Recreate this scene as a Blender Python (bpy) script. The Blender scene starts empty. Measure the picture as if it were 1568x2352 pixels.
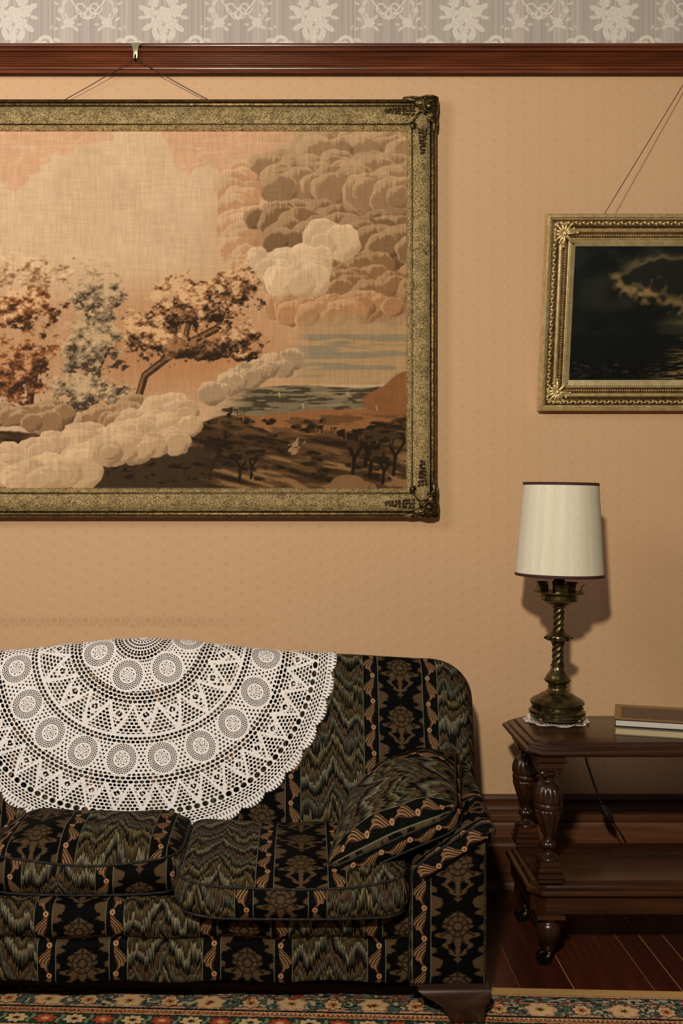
import bpy, bmesh, math, random
import numpy as np
from mathutils import Vector, Matrix

# ------------------------------------------------------------------ camera, light, exposure
scene = bpy.context.scene
COL = scene.collection
CX, HY, F, H = 700.0, 1140.0, 2400.0, 1.34     # principal point, focal length (photo pixels), eye height (m)
WALL = 3.60                                     # distance from the camera to the wall plane

cam_data = bpy.data.cameras.new('camera')
cam_data.sensor_fit = 'VERTICAL'
cam_data.sensor_height = 36.0
cam_data.sensor_width = 24.0
cam_data.lens = 36.0 * F / 2352.0
cam_data.shift_x = (784.0 - CX) / 2352.0
cam_data.shift_y = -(1176.0 - HY) / 2352.0
cam_data.clip_start = 0.05
cam = bpy.data.objects.new('camera', cam_data)
cam.location = (0, 0, H)
cam.rotation_euler = (math.radians(90), 0, 0)
COL.objects.link(cam)
scene.camera = cam

world = bpy.data.worlds.new('room_ambience')
world.use_nodes = True
wb = world.node_tree.nodes['Background']
wb.inputs['Color'].default_value = (1.0, 0.82, 0.68, 1)
wb.inputs['Strength'].default_value = 0.042
scene.world = world

pl = bpy.data.lights.new('ceiling_lamp_bulb', 'POINT')
pl.energy = 270.0
pl.color = (1.0, 0.935, 0.775)
pl.shadow_soft_size = 0.10
plo = bpy.data.objects.new('ceiling_lamp_bulb', pl)
plo.location = (-0.47, -0.80, 2.74)
COL.objects.link(plo)

# added unseen area lamp: pale pinkish fill that brightens the upper left wall
al = bpy.data.lights.new('upper_wall_fill', 'AREA')
al.shape = 'RECTANGLE'; al.size = 0.9; al.size_y = 1.2
al.energy = 19.0
al.color = (1.0, 0.93, 0.96)
alo = bpy.data.objects.new('upper_wall_fill', al)
alo.location = (-2.3, 1.5, 3.0)
alo.rotation_euler = (Vector((-0.1, 3.6, 2.75)) - Vector(alo.location)).to_track_quat('-Z', 'Y').to_euler()
COL.objects.link(alo)

vs = scene.view_settings
vs.view_transform = 'Standard'
vs.look = 'None'
vs.gamma = 1.0
vs.use_curve_mapping = False
vs.exposure = 1.0

# ------------------------------------------------------------------ helpers
PI = math.pi
rng = np.random.default_rng(7)
random.seed(7)


def wp(px, py, Y):
    """point of the place seen at photo pixel (px, py) at distance Y"""
    return ((px - CX) / F * Y, Y, H - (py - HY) / F * Y)


def xat(px, Y):
    return (px - CX) / F * Y


def zat(py, Y):
    return H - (py - HY) / F * Y


def lin(c):
    r = []
    for v in c[:3]:
        v = v / 255.0
        r.append(v / 12.92 if v <= 0.04045 else ((v + 0.055) / 1.055) ** 2.4)
    return tuple(r)


def lin4(c):
    return lin(c) + (1.0,)


def sstep(a, b, x):
    t = np.clip((np.asarray(x, float) - a) / (b - a), 0, 1)
    return t * t * (3 - 2 * t)


def wloc(o):
    v = Vector((0, 0, 0))
    while o is not None:
        v = v + o.location
        o = o.parent
    return v


def tag(o, label=None, cat=None, group=None, kind=None):
    if label: o['label'] = label
    if cat: o['category'] = cat
    if group: o['group'] = group
    if kind: o['kind'] = kind
    return o


def thing(name, loc, label, cat, group=None, kind=None):
    o = bpy.data.objects.new(name, None)
    o.empty_display_size = 0.05
    o.location = loc
    COL.objects.link(o)
    return tag(o, label, cat, group, kind)


def mesh_obj(name, verts, faces, mat, parent=None, uv=None, smooth=True, sharp=None, loc=None):
    """one mesh object from world-space vertices; uv = per-vertex (n,2)"""
    v = np.asarray(verts, dtype=np.float64).reshape(-1, 3)
    off = np.array(wloc(parent)) if parent is not None else np.zeros(3)
    own = np.zeros(3)
    if loc is not None:
        own = np.asarray(loc, float) - off
    me = bpy.data.meshes.new(name)
    vv = v - off - own
    if isinstance(faces, np.ndarray):
        n = faces.shape[1]
        me.vertices.add(len(vv)); me.vertices.foreach_set('co', vv.astype(np.float32).ravel())
        me.loops.add(faces.size); me.loops.foreach_set('vertex_index', faces.astype(np.int32).ravel())
        me.polygons.add(len(faces))
        me.polygons.foreach_set('loop_start', np.arange(0, faces.size, n, dtype=np.int32))
        me.polygons.foreach_set('loop_total', np.full(len(faces), n, dtype=np.int32))
        me.update(calc_edges=True)
    else:
        me.from_pydata([tuple(p) for p in vv], [], [tuple(f) for f in faces])
        me.update()
    if uv is not None:
        uvl = me.uv_layers.new(name='UVMap')
        li = np.empty(len(me.loops), dtype=np.int32)
        me.loops.foreach_get('vertex_index', li)
        uvl.data.foreach_set('uv', np.asarray(uv, np.float32)[li].ravel())
    if smooth:
        me.polygons.foreach_set('use_smooth', np.ones(len(me.polygons), dtype=bool))
        if sharp is not None:
            me.set_sharp_from_angle(angle=math.radians(sharp))
    if mat is not None:
        me.materials.append(mat)
    o = bpy.data.objects.new(name, me)
    o.location = own
    if parent is not None:
        o.parent = parent
    COL.objects.link(o)
    return o


def set_colors(o, rgb_lin, name='print'):
    """per-vertex print colours (linear)"""
    me = o.data
    ca = me.color_attributes.new(name=name, type='FLOAT_COLOR', domain='POINT')
    a = np.ones((len(me.vertices), 4), np.float32)
    a[:, :3] = rgb_lin
    ca.data.foreach_set('color', a.ravel())


def join(parts):
    """[(verts, faces)] -> one (verts, faces)"""
    V, Fc, n = [], [], 0
    for v, f in parts:
        v = np.asarray(v, float).reshape(-1, 3)
        V.append(v)
        Fc += [tuple(int(i) + n for i in q) for q in f]
        n += len(v)
    return np.concatenate(V), Fc


def grid_faces(nu, nv, closed_u=False):
    """verts ordered [iv*nu+iu]"""
    iu = np.arange(nu if closed_u else nu - 1)
    iv = np.arange(nv - 1)
    A, B = np.meshgrid(iu, iv)
    A = A.ravel(); B = B.ravel(); A2 = (A + 1) % nu
    return np.stack([B * nu + A, B * nu + A2, (B + 1) * nu + A2, (B + 1) * nu + A], 1)


def lathe(prof, n=32, center=(0, 0, 0), mod=None, cap=True):
    """prof: [(r, z)] bottom to top; mod(r,z,theta)->r"""
    V = []
    for (r, z) in prof:
        for k in range(n):
            t = 2 * PI * k / n
            rr = mod(r, z, t) if mod else r
            V.append((center[0] + rr * math.cos(t), center[1] + rr * math.sin(t), center[2] + z))
    Fc = [tuple(q) for q in grid_faces(n, len(prof), True)]
    if cap:
        Fc.append(tuple(reversed(range(n))))
        b = (len(prof) - 1) * n
        Fc.append(tuple(b + k for k in range(n)))
    return np.array(V), Fc


def fine(prof, m=4):
    """smooth resample of a profile (Catmull-Rom)"""
    p = [np.array(q, float) for q in prof]
    out = []
    for i in range(len(p) - 1):
        p0 = p[max(i - 1, 0)]; p1 = p[i]; p2 = p[i + 1]; p3 = p[min(i + 2, len(p) - 1)]
        for j in range(m):
            t = j / m
            out.append(tuple(0.5 * ((2 * p1) + (-p0 + p2) * t + (2 * p0 - 5 * p1 + 4 * p2 - p3) * t * t + (-p0 + 3 * p1 - 3 * p2 + p3) * t ** 3)))
    out.append(tuple(p[-1]))
    return out


def box(x0, x1, y0, y1, z0, z1, b=0.0):
    if b <= 0:
        V = [(x, y, z) for z in (z0, z1) for y in (y0, y1) for x in (x0, x1)]
        return np.array(V), [(0, 2, 3, 1), (4, 5, 7, 6), (0, 1, 5, 4), (2, 6, 7, 3), (0, 4, 6, 2), (1, 3, 7, 5)]
    out = [(x0 + b, x1 - b, y0 + b, y1 - b, z0), (x0, x1, y0, y1, z0 + b), (x0, x1, y0, y1, z1 - b), (x0 + b, x1 - b, y0 + b, y1 - b, z1)]
    V = []
    for (a0, a1, c0, c1, z) in out:
        V += [(a0, c0, z), (a1, c0, z), (a1, c1, z), (a0, c1, z)]
    Fc = [(3, 2, 1, 0), (12, 13, 14, 15)]
    for k in range(3):
        for i in range(4):
            j = (i + 1) % 4
            Fc.append((k * 4 + i, k * 4 + j, k * 4 + 4 + j, k * 4 + 4 + i))
    return np.array(V), Fc


def tube(pts, r, n=8, cap=True):
    pts = [np.array(p, float) for p in pts]
    V = []
    up = np.array((0.123, 0.31, 0.94)); up /= np.linalg.norm(up)
    rr = r if hasattr(r, '__len__') else [r] * len(pts)
    prev = None
    for i, p in enumerate(pts):
        t = pts[min(i + 1, len(pts) - 1)] - pts[max(i - 1, 0)]
        t = t / (np.linalg.norm(t) + 1e-12)
        if prev is None:
            a = np.cross(t, up)
            if np.linalg.norm(a) < 1e-3: a = np.cross(t, (1, 0, 0))
        else:
            a = prev - t * np.dot(prev, t)
        a /= np.linalg.norm(a); prev = a
        b = np.cross(t, a)
        for k in range(n):
            q = 2 * PI * k / n
            V.append(p + rr[i] * (math.cos(q) * a + math.sin(q) * b))
    Fc = [tuple(q) for q in grid_faces(n, len(pts), True)]
    if cap:
        Fc.append(tuple(reversed(range(n))))
        m = (len(pts) - 1) * n
        Fc.append(tuple(m + k for k in range(n)))
    return np.array(V), Fc


def ring_tube(pts, r, n=6):
    """closed tube through a loop of points"""
    P = np.array(pts, float); m = len(P)
    T = np.roll(P, -1, 0) - np.roll(P, 1, 0)
    T /= np.linalg.norm(T, axis=1)[:, None] + 1e-12
    up = np.array((0.0, 0.05, 1.0))
    A = np.cross(T, up); A /= np.linalg.norm(A, axis=1)[:, None] + 1e-12
    B = np.cross(T, A)
    V = []
    for k in range(n):
        q = 2 * PI * k / n
        V.append(P + r * (math.cos(q) * A + math.sin(q) * B))
    V = np.stack(V, 1).reshape(-1, 3)
    Fc = []
    for i in range(m):
        j = (i + 1) % m
        for k in range(n):
            l = (k + 1) % n
            Fc.append((i * n + k, i * n + l, j * n + l, j * n + k))
    return V, Fc


def ellipsoid(c, ax, n=10, m=6, R=None):
    V = []
    for j in range(m + 1):
        ph = PI * j / m
        for i in range(n):
            t = 2 * PI * i / n
            V.append((ax[0] * math.sin(ph) * math.cos(t), ax[1] * math.sin(ph) * math.sin(t), ax[2] * math.cos(ph)))
    V = np.array(V)
    if R is not None: V = V @ np.array(R).T
    return V + np.array(c), [tuple(q) for q in grid_faces(n, m + 1, True)]


def rot(axis, a):
    return np.array(Matrix.Rotation(a, 3, axis))


def prism(poly, y0, y1, b=0.0):
    """polygon in x,z extruded along y, front edge (y0) eased by b"""
    P = np.array(poly, float); n = len(P)
    c = P.mean(0)
    def inset(d):
        T = np.roll(P, -1, 0) - np.roll(P, 1, 0)
        T /= np.linalg.norm(T, axis=1)[:, None] + 1e-9
        N = np.stack([-T[:, 1], T[:, 0]], 1)
        s = np.sign(np.sum((c - P) * N))
        return P + N * s * d
    rings = [(inset(b), y0), (P, y0 + b), (P, y1)] if b > 0 else [(P, y0), (P, y1)]
    V = np.concatenate([np.stack([r[:, 0], np.full(n, y), r[:, 1]], 1) for r, y in rings])
    Fc = [tuple(q) for q in grid_faces(n, len(rings), True)]
    Fc.append(tuple(reversed(range(n))))
    m = (len(rings) - 1) * n
    Fc.append(tuple(m + k for k in range(n)))
    return V, Fc


def sweep_x(prof, x0, x1, nx=2):
    """open profile [(y,z)] swept along x; returns verts, faces, uv(x, arc)"""
    P = np.array(prof, float)
    d = np.r_[0, np.cumsum(np.linalg.norm(np.diff(P, axis=0), axis=1))]
    xs = np.linspace(x0, x1, nx)
    V, UV = [], []
    for (y, z), s in zip(P, d):
        for x in xs:
            V.append((x, y, z)); UV.append((x, s))
    return np.array(V), [tuple(q) for q in grid_faces(nx, len(P))], np.array(UV)


def loft(outlines, cap0=True, cap1=True):
    n = len(outlines[0])
    V = np.concatenate([np.array(o, float) for o in outlines])
    Fc = [tuple(q) for q in grid_faces(n, len(outlines), True)]
    if cap0: Fc.append(tuple(reversed(range(n))))
    m = (len(outlines) - 1) * n
    if cap1: Fc.append(tuple(m + k for k in range(n)))
    return V, Fc


# value noise on arrays -------------------------------------------------
def vnoise(x, y, seed=0):
    x = np.asarray(x, float); y = np.asarray(y, float)
    xi = np.floor(x).astype(np.int64); yi = np.floor(y).astype(np.int64)
    fx = x - xi; fy = y - yi
    fx = fx * fx * (3 - 2 * fx); fy = fy * fy * (3 - 2 * fy)
    def h(a, b):
        n = (a * 374761393 + b * 668265263 + seed * 1442695041) & 0x7fffffff
        n = ((n ^ (n >> 13)) * 1274126177) & 0x7fffffff
        n = (n ^ (n >> 16)) & 0xffff
        return n / 65535.0
    return (h(xi, yi) * (1 - fx) + h(xi + 1, yi) * fx) * (1 - fy) + (h(xi, yi + 1) * (1 - fx) + h(xi + 1, yi + 1) * fx) * fy


def fbm(x, y, seed=0, oct=4):
    s = 0; a = 0.5; t = 0
    for k in range(oct):
        s = s + a * vnoise(np.asarray(x) * 2 ** k, np.asarray(y) * 2 ** k, seed + k * 17)
        t += a; a *= 0.5
    return s / t


# ------------------------------------------------------------------ node expressions
class E:
    """a scalar in a material's node tree; operators add Math nodes"""
    def __init__(s, nt, v): s.nt = nt; s.v = v
    def _m(s, op, *a, clamp=False):
        n = s.nt.nodes.new('ShaderNodeMath'); n.operation = op; n.use_clamp = clamp
        for i, q in enumerate(a):
            if isinstance(q, E): q = q.v
            if isinstance(q, (int, float)): n.inputs[i].default_value = q
            else: s.nt.links.new(q, n.inputs[i])
        return E(s.nt, n.outputs[0])
    def __add__(s, o): return s._m('ADD', s, o)
    __radd__ = __add__
    def __sub__(s, o): return s._m('SUBTRACT', s, o)
    def __rsub__(s, o): return s._m('SUBTRACT', o, s)
    def __mul__(s, o): return s._m('MULTIPLY', s, o)
    __rmul__ = __mul__
    def __truediv__(s, o): return s._m('DIVIDE', s, o)
    def __neg__(s): return s._m('MULTIPLY', s, -1.0)
    def fract(s): return s._m('FRACT', s)
    def floor(s): return s._m('FLOOR', s)
    def abs(s): return s._m('ABSOLUTE', s)
    def sin(s): return s._m('SINE', s)
    def sqrt(s): return s._m('SQRT', s)
    def min(s, o): return s._m('MINIMUM', s, o)
    def max(s, o): return s._m('MAXIMUM', s, o)
    def lt(s, o): return s._m('LESS_THAN', s, o)
    def gt(s, o): return s._m('GREATER_THAN', s, o)
    def clamp(s): return s._m('ADD', s, 0.0, clamp=True)
    def atan2(s, o): return s._m('ARCTAN2', s, o)
    def ramp01(s, a, b):
        n = s.nt.nodes.new('ShaderNodeMapRange'); n.interpolation_type = 'SMOOTHSTEP'
        s.nt.links.new(s.v, n.inputs['Value'])
        n.inputs['From Min'].default_value = a; n.inputs['From Max'].default_value = b
        return E(s.nt, n.outputs['Result'])
    def curve(s, pts):
        n = s.nt.nodes.new('ShaderNodeFloatCurve')
        c = n.mapping.curves[0]
        while len(c.points) > 2: c.points.remove(c.points[-1])
        c.points[0].location = pts[0]; c.points[-1].location = pts[-1]
        for p in pts[1:-1]: c.points.new(p[0], p[1])
        n.mapping.use_clip = True
        n.mapping.update()
        s.nt.links.new(s.v, n.inputs['Value'])
        return E(s.nt, n.outputs[0])


def new_mat(name, rough=0.6, metal=0.0, color=(0.5, 0.5, 0.5), spec=0.5):
    m = bpy.data.materials.new(name); m.use_nodes = True
    b = m.node_tree.nodes['Principled BSDF']
    b.inputs['Roughness'].default_value = rough
    b.inputs['Metallic'].default_value = metal
    b.inputs['Base Color'].default_value = tuple(color[:3]) + (1,)
    b.inputs['Specular IOR Level'].default_value = spec
    return m, m.node_tree, b


def tex_xyz(nt, which='Object'):
    t = nt.nodes.new('ShaderNodeTexCoord')
    s = nt.nodes.new('ShaderNodeSeparateXYZ')
    nt.links.new(t.outputs[which], s.inputs[0])
    return [E(nt, o) for o in s.outputs]


def vec(nt, x, y, z=0.0):
    c = nt.nodes.new('ShaderNodeCombineXYZ')
    for i, q in enumerate((x, y, z)):
        if isinstance(q, E): nt.links.new(q.v, c.inputs[i])
        else: c.inputs[i].default_value = q
    return c.outputs[0]


def noise(nt, v, scale=1.0, detail=2.0, rough=0.5, dist=0.0):
    n = nt.nodes.new('ShaderNodeTexNoise')
    n.inputs['Scale'].default_value = scale
    n.inputs['Detail'].default_value = detail
    n.inputs['Roughness'].default_value = rough
    n.inputs['Distortion'].default_value = dist
    nt.links.new(v, n.inputs['Vector'])
    return E(nt, n.outputs['Fac'])


def cramp(nt, fac, stops, interp='LINEAR'):
    n = nt.nodes.new('ShaderNodeValToRGB'); n.color_ramp.interpolation = interp
    el = n.color_ramp.elements
    el[0].position = stops[0][0]; el[0].color = lin4(stops[0][1])
    el[1].position = stops[-1][0]; el[1].color = lin4(stops[-1][1])
    for p, c in stops[1:-1]:
        e = el.new(p); e.color = lin4(c)
    nt.links.new(fac.v, n.inputs[0])
    return n.outputs[0]


def mixc(nt, fac, a, b, mode='MIX'):
    n = nt.nodes.new('ShaderNodeMix'); n.data_type = 'RGBA'; n.blend_type = mode
    if isinstance(fac, E): nt.links.new(fac.v, n.inputs[0])
    else: n.inputs[0].default_value = fac
    for q, i in ((a, 6), (b, 7)):
        if isinstance(q, (tuple, list)): n.inputs[i].default_value = tuple(q)[:3] + (1,)
        elif isinstance(q, E): nt.links.new(q.v, n.inputs[i])
        else: nt.links.new(q, n.inputs[i])
    return n.outputs[2]


def bump(nt, b, h, strength=0.5, dist=0.01):
    n = nt.nodes.new('ShaderNodeBump')
    n.inputs['Strength'].default_value = strength
    n.inputs['Distance'].default_value = dist
    nt.links.new(h.v if isinstance(h, E) else h, n.inputs['Height'])
    nt.links.new(n.outputs[0], b.inputs['Normal'])


def grey(nt, e):
    c = nt.nodes.new('ShaderNodeCombineColor')
    for i in range(3): nt.links.new(e.v, c.inputs[i])
    return c.outputs[0]


# ------------------------------------------------------------------ materials
def wood(name, dark, light, axis='X', scale=1.0, rough=0.32, spec=0.5, warm=None):
    m, nt, b = new_mat(name, rough, 0, spec=spec)
    x, y, z = tex_xyz(nt, 'Object')
    s = {'X': (3, 60, 60), 'Y': (60, 3, 60), 'Z': (60, 60, 3)}[axis]
    g = noise(nt, vec(nt, x * s[0], y * s[1], z * s[2]), scale, 4, 0.6, 0.4)
    g2 = noise(nt, vec(nt, x * s[0] * .5, y * s[1] * .12, z * s[2] * .12), scale, 2, 0.5, 0.8)
    t = (g * 0.6 + g2 * 0.5 - 0.05)
    c = cramp(nt, t, [(0.25, dark), (0.5, tuple((np.array(dark) * .45 + np.array(light) * .55))), (0.75, light)])
    nt.links.new(c, b.inputs['Base Color'])
    nt.links.new((g * 0.25 + (rough - 0.1)).v, b.inputs['Roughness'])
    bump(nt, b, g, 0.12, 0.002)
    return m


def make_wall_mat():
    m, nt, b = new_mat('peach_embossed_wall', 0.55, spec=0.25)
    x, y, z = tex_xyz(nt, 'Object')
    def cell(ox, oz):
        a = ((x / 0.108 + ox).fract() - 0.5) * 0.108
        c = ((z / 0.0435 + oz).fract() - 0.5) * 0.0435
        return a, c, (a * a * 0.8 + c * c).sqrt()
    a1, c1, d1 = cell(0, 0)
    a2, c2, d2 = cell(0.5, 0.5)
    d = d1.min(d2)
    near = d1.lt(d2)
    a = a1 * near + a2 * (1 - near)
    rings = (d * 1150.0).sin() * d.ramp01(0.012, 0.016)
    bars = (a * 1500.0).sin() * (1 - d.ramp01(0.009, 0.013))
    grain = noise(nt, vec(nt, x, y, z), 220, 3, 0.6)
    big = noise(nt, vec(nt, x, y, z), 9.0, 3, 0.6)
    h = rings * 0.45 + bars * 0.55 + grain * 1.3
    sm = noise(nt, vec(nt, x, y, z), 1.3, 2, 0.5)
    c = mixc(nt, sm.ramp01(0.25, 0.75), lin4((203, 164, 124)), lin4((207, 168, 127)))
    c = mixc(nt, (grain * 0.10 + big * 0.05), c, lin4((172, 124, 86)))
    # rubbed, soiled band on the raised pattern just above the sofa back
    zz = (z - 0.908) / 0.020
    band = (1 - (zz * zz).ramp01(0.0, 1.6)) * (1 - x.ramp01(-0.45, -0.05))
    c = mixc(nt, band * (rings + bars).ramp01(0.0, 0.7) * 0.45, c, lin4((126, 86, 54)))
    nt.links.new(c, b.inputs['Base Color'])
    bump(nt, b, h, 0.50, 0.0016)
    return m


def make_gold(name, base, dark, rough=0.38, sc=160, strength=0.9, dist=0.004, metal=0.85, lo=0.3, hi=0.7):
    m, nt, b = new_mat(name, rough, metal)
    x, y, z = tex_xyz(nt, 'Object')
    n1 = noise(nt, vec(nt, x, y, z), sc, 4, 0.7, 0.6)
    n2 = noise(nt, vec(nt, x, y, z), sc * 0.12, 3, 0.6)
    c = mixc(nt, (n1 * 1.0 + n2 * 0.2 - 0.10).ramp01(lo, hi), lin4(dark), lin4(base))
    nt.links.new(c, b.inputs['Base Color'])
    bump(nt, b, n1, strength, dist)
    return m


def make_print(name, rough=0.85, weave=True, gain=(1, 1, 1), spec=0.1):
    m, nt, b = new_mat(name, rough, spec=spec)
    a = nt.nodes.new('ShaderNodeAttribute'); a.attribute_name = 'print'
    col = a.outputs['Color']
    col = mixc(nt, 1.0, col, tuple(gain) + (1,), 'MULTIPLY')
    if weave:
        x, y, z = tex_xyz(nt, 'Object')
        n1 = noise(nt, vec(nt, x * 1000, y, z * 220), 1.0, 1, 0.6)
        n2 = noise(nt, vec(nt, x * 220, y, z * 1000), 1.0, 1, 0.6)
        w = n1 * 0.5 + n2 * 0.5
        col = mixc(nt, 0.28, col, grey(nt, (w * 1.6 + 0.2)), 'MULTIPLY')
        bump(nt, b, w, 0.25, 0.0015)
    nt.links.new(col, b.inputs['Base Color'])
    return m


def make_fabric():
    m, nt, b = new_mat('flame_stitch_damask', 0.8, spec=0.06)
    t = nt.nodes.new('ShaderNodeTexCoord')
    s = nt.nodes.new('ShaderNodeSeparateXYZ'); nt.links.new(t.outputs['UV'], s.inputs[0])
    u, v = E(nt, s.outputs[0]), E(nt, s.outputs[1])
    P = 0.421
    d = ((u / P + 0.5).fract() - 0.5).abs() * P          # distance from the damask centre line
    # flame stitch ------------------------------------------------
    e = (P / 2 - d)
    Fh = (e * 10.0).curve([(0, 1.0), (0.06, .80), (0.16, .55), (0.30, .32), (0.42, .10), (0.52, .02), (0.64, .12), (0.74, .30), (0.80, .26), (0.92, .10), (1, .05)])
    st1 = noise(nt, vec(nt, u * 330.0, v * 9.0), 1.0, 2, 0.6)
    st2 = noise(nt, vec(nt, u * 1100.0, v * 40.0), 1.0, 1, 0.5)
    wob = noise(nt, vec(nt, u * 24.0, v * 12.0), 1.0, 2, 0.5)
    tt = v - Fh * 0.085 + (st1 - 0.5) * 0.085 + (wob - 0.5) * 0.07
    fl = cramp(nt, (tt / 0.19).fract(), [
        (0.00, (12, 12, 10)), (0.03, (20, 19, 15)), (0.16, (88, 82, 60)), (0.185, (134, 126, 98)), (0.19, (14, 14, 12)),
        (0.24, (26, 24, 19)), (0.36, (78, 78, 65)), (0.385, (108, 108, 92)), (0.39, (30, 26, 20)), (0.50, (76, 65, 48)),
        (0.53, (102, 88, 66)), (0.535, (10, 10, 9)), (0.60, (14, 13, 11)), (0.64, (40, 40, 34)), (0.76, (94, 94, 78)),
        (0.785, (138, 134, 108)), (0.79, (30, 28, 21)), (0.92, (72, 64, 46)), (0.965, (100, 92, 66)), (0.97, (16, 15, 12)), (1.0, (12, 12, 10))])
    fl = mixc(nt, 1.0, fl, grey(nt, st2 * 1.5 + 0.25), 'MULTIPLY')
    # scroll band -------------------------------------------------
    xs = (d - 0.0915) / 0.0215
    yy = (v / 0.0775).fract()
    nz = noise(nt, vec(nt, u * 420.0, v * 420.0), 1.0, 1, 0.5)
    c = ((yy * 6.28318).sin()) * 0.34
    w = yy.curve([(0, .10), (.08, .22), (.18, .46), (.32, .62), (.46, .52), (.58, .30), (.70, .14), (.86, .10), (1, .10)])
    dx = (xs - c).abs()
    leaf = (dx - w + (nz - 0.5) * 0.40).lt(0.0)
    rim = (dx - w - 0.03).abs().lt(0.045)
    ribs = ((xs - c) * 16.0 + yy * 26.0).sin()
    ry = (yy - 0.80).abs() * 3.6
    rx = xs + 0.30
    rr = (rx * rx + ry * ry).sqrt()
    ros = rr.lt(0.33 + 0.0)
    rcore = rr.lt(0.12)
    ry2 = (yy - 0.12).abs() * 3.6
    rx2 = xs - 0.46
    ros2 = (rx2 * rx2 + ry2 * ry2).sqrt().lt(0.26)
    bg = mixc(nt, nz.gt(0.62), lin4((12, 12, 11)), lin4((40, 46, 38)))
    scl = mixc(nt, rim, bg, lin4((86, 52, 40)))
    scl = mixc(nt, leaf, scl, mixc(nt, ribs.ramp01(-0.4, 0.6), lin4((62, 50, 37)), lin4((120, 102, 76))))
    scl = mixc(nt, ros2, scl, lin4((106, 82, 64)))
    scl = mixc(nt, ros, scl, lin4((134, 114, 88)))
    scl = mixc(nt, rcore, scl, lin4((92, 58, 48)))
    # damask ------------------------------------------------------
    wn = noise(nt, vec(nt, d * 210.0, v * 210.0), 1.0, 1, 0.5)
    xd = d / 0.066 + (wn - 0.5) * 0.26
    yd = (v / 0.155 + (wn - 0.5) * 0.03).fract()
    W = yd.curve([(0, .03), (.03, .10), (.06, .16), (.09, .06), (.12, .20), (.16, .34), (.20, .36), (.25, .52), (.30, .62), (.34, .50), (.38, .46), (.42, .72), (.46, .92), (.50, .62), (.54, .44), (.58, .56), (.62, .62), (.66, .54), (.70, .56), (.75, .40), (.80, .26), (.84, .10), (.87, .0), (1, .0)])
    W2 = yd.curve([(0, 0), (.11, .0), (.15, .12), (.20, .20), (.25, .34), (.29, .40), (.33, .24), (.37, .0), (1, .0)])
    W3 = yd.curve([(0, .44), (.05, .40), (.10, .14), (.14, .0), (.18, .20), (.23, .20), (.28, .0), (.50, .0), (.55, .16), (.60, .14), (.64, .0), (.74, .0), (.79, .26), (.83, .36), (.87, .16), (.92, .36), (1, .44)])
    main = xd.lt(W) * (1 - xd.lt(W2) * xd.gt(0.09))
    side = (1 - xd).lt(W3)
    yc = (yd - 0.60) * 2.35
    ang = yc.atan2(xd)
    rad = (xd * xd + yc * yc).sqrt()
    pet = ((ang * 9.0).sin().gt(0.72) * rad.gt(0.18)) * rad.lt(0.75)
    ringd = (rad - 0.18).abs().lt(0.035).max((rad - 0.40).abs().lt(0.03))
    edge = (xd - W).abs().lt(0.045).max(((1 - xd) - W3).abs().lt(0.04))
    mot = main.max(side)
    tone = noise(nt, vec(nt, u * 300.0, v * 300.0), 1.0, 1, 0.5)
    mc = mixc(nt, tone, lin4((60, 51, 38)), lin4((92, 79, 59)))
    mc = mixc(nt, pet.max(ringd) * 0.75, mc, lin4((26, 22, 16)))
    dm = mixc(nt, mot, lin4((13, 12, 11)), mc)
    dm = mixc(nt, edge * mot * 0.55, dm, lin4((34, 28, 20)))
    # assemble
    col = mixc(nt, d.gt(0.0685), dm, scl)
    col = mixc(nt, d.gt(0.1145), col, fl)
    line = (d - 0.0685).abs().lt(0.0009).max((d - 0.1145).abs().lt(0.0009))
    col = mixc(nt, line, col, lin4((92, 96, 82)))
    gm = nt.nodes.new('ShaderNodeGamma'); gm.inputs[1].default_value = 1.35
    nt.links.new(col, gm.inputs[0])
    col = mixc(nt, 1.0, gm.outputs[0], (FAB_GAIN * 1.08, FAB_GAIN * 0.98, FAB_GAIN * 1.0, 1), 'MULTIPLY')
    nt.links.new(col, b.inputs['Base Color'])
    th = noise(nt, vec(nt, u * 1500.0, v * 1500.0), 1.0, 1, 0.5)
    bump(nt, b, th * 0.6 + st2 * 0.6, 0.3, 0.0005)
    return m


FAB_GAIN = 2.0
M = {}
M['wall'] = make_wall_mat()
M['rail'] = wood('red_stained_wood', (56, 24, 13), (134, 72, 40), 'X', 1.0, 0.22, 0.7)
M['base'] = wood('baseboard_wood', (50, 26, 14), (112, 66, 36), 'X', 1.0, 0.35, 0.5)
M['table'] = wood('dark_oak', (20, 10, 5), (80, 43, 20), 'X', 1.0, 0.24, 0.5)
M['turned'] = wood('turned_dark_oak', (20, 11, 6), (60, 34, 17), 'Z', 1.0, 0.24, 0.5)
M['sofafoot'] = wood('sofa_foot_wood', (24, 14, 9), (58, 34, 22), 'X', 1.0, 0.3, 0.5)
M['plank'] = wood('red_floor_plank', (46, 18, 10), (92, 42, 24), 'Y', 1.0, 0.30, 0.5)
M['dust'] = new_mat('joint_dust', 0.9, 0, lin((214, 168, 104)))[0]
M['hammered'] = make_gold('hammered_gold', (244, 214, 150), (80, 60, 31), 0.38, 330, 1.0, 0.0032, 0.78, 0.38, 0.62)
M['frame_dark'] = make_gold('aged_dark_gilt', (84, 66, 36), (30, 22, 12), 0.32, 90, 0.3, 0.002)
M['bronze'] = make_gold('dark_bronze_ornament', (112, 92, 56), (34, 26, 15), 0.30, 120, 0.5, 0.002)
M['gilt'] = make_gold('pale_gilt', (236, 212, 158), (196, 166, 110), 0.36, 60, 0.2, 0.002, 0.7)
M['giltdark'] = make_gold('dark_brown_gilt', (120, 92, 52), (70, 50, 26), 0.5, 60, 0.3, 0.002, 0.6)  # darker brown gilt for the frame channels and the tapestry's outer moulding
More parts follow.
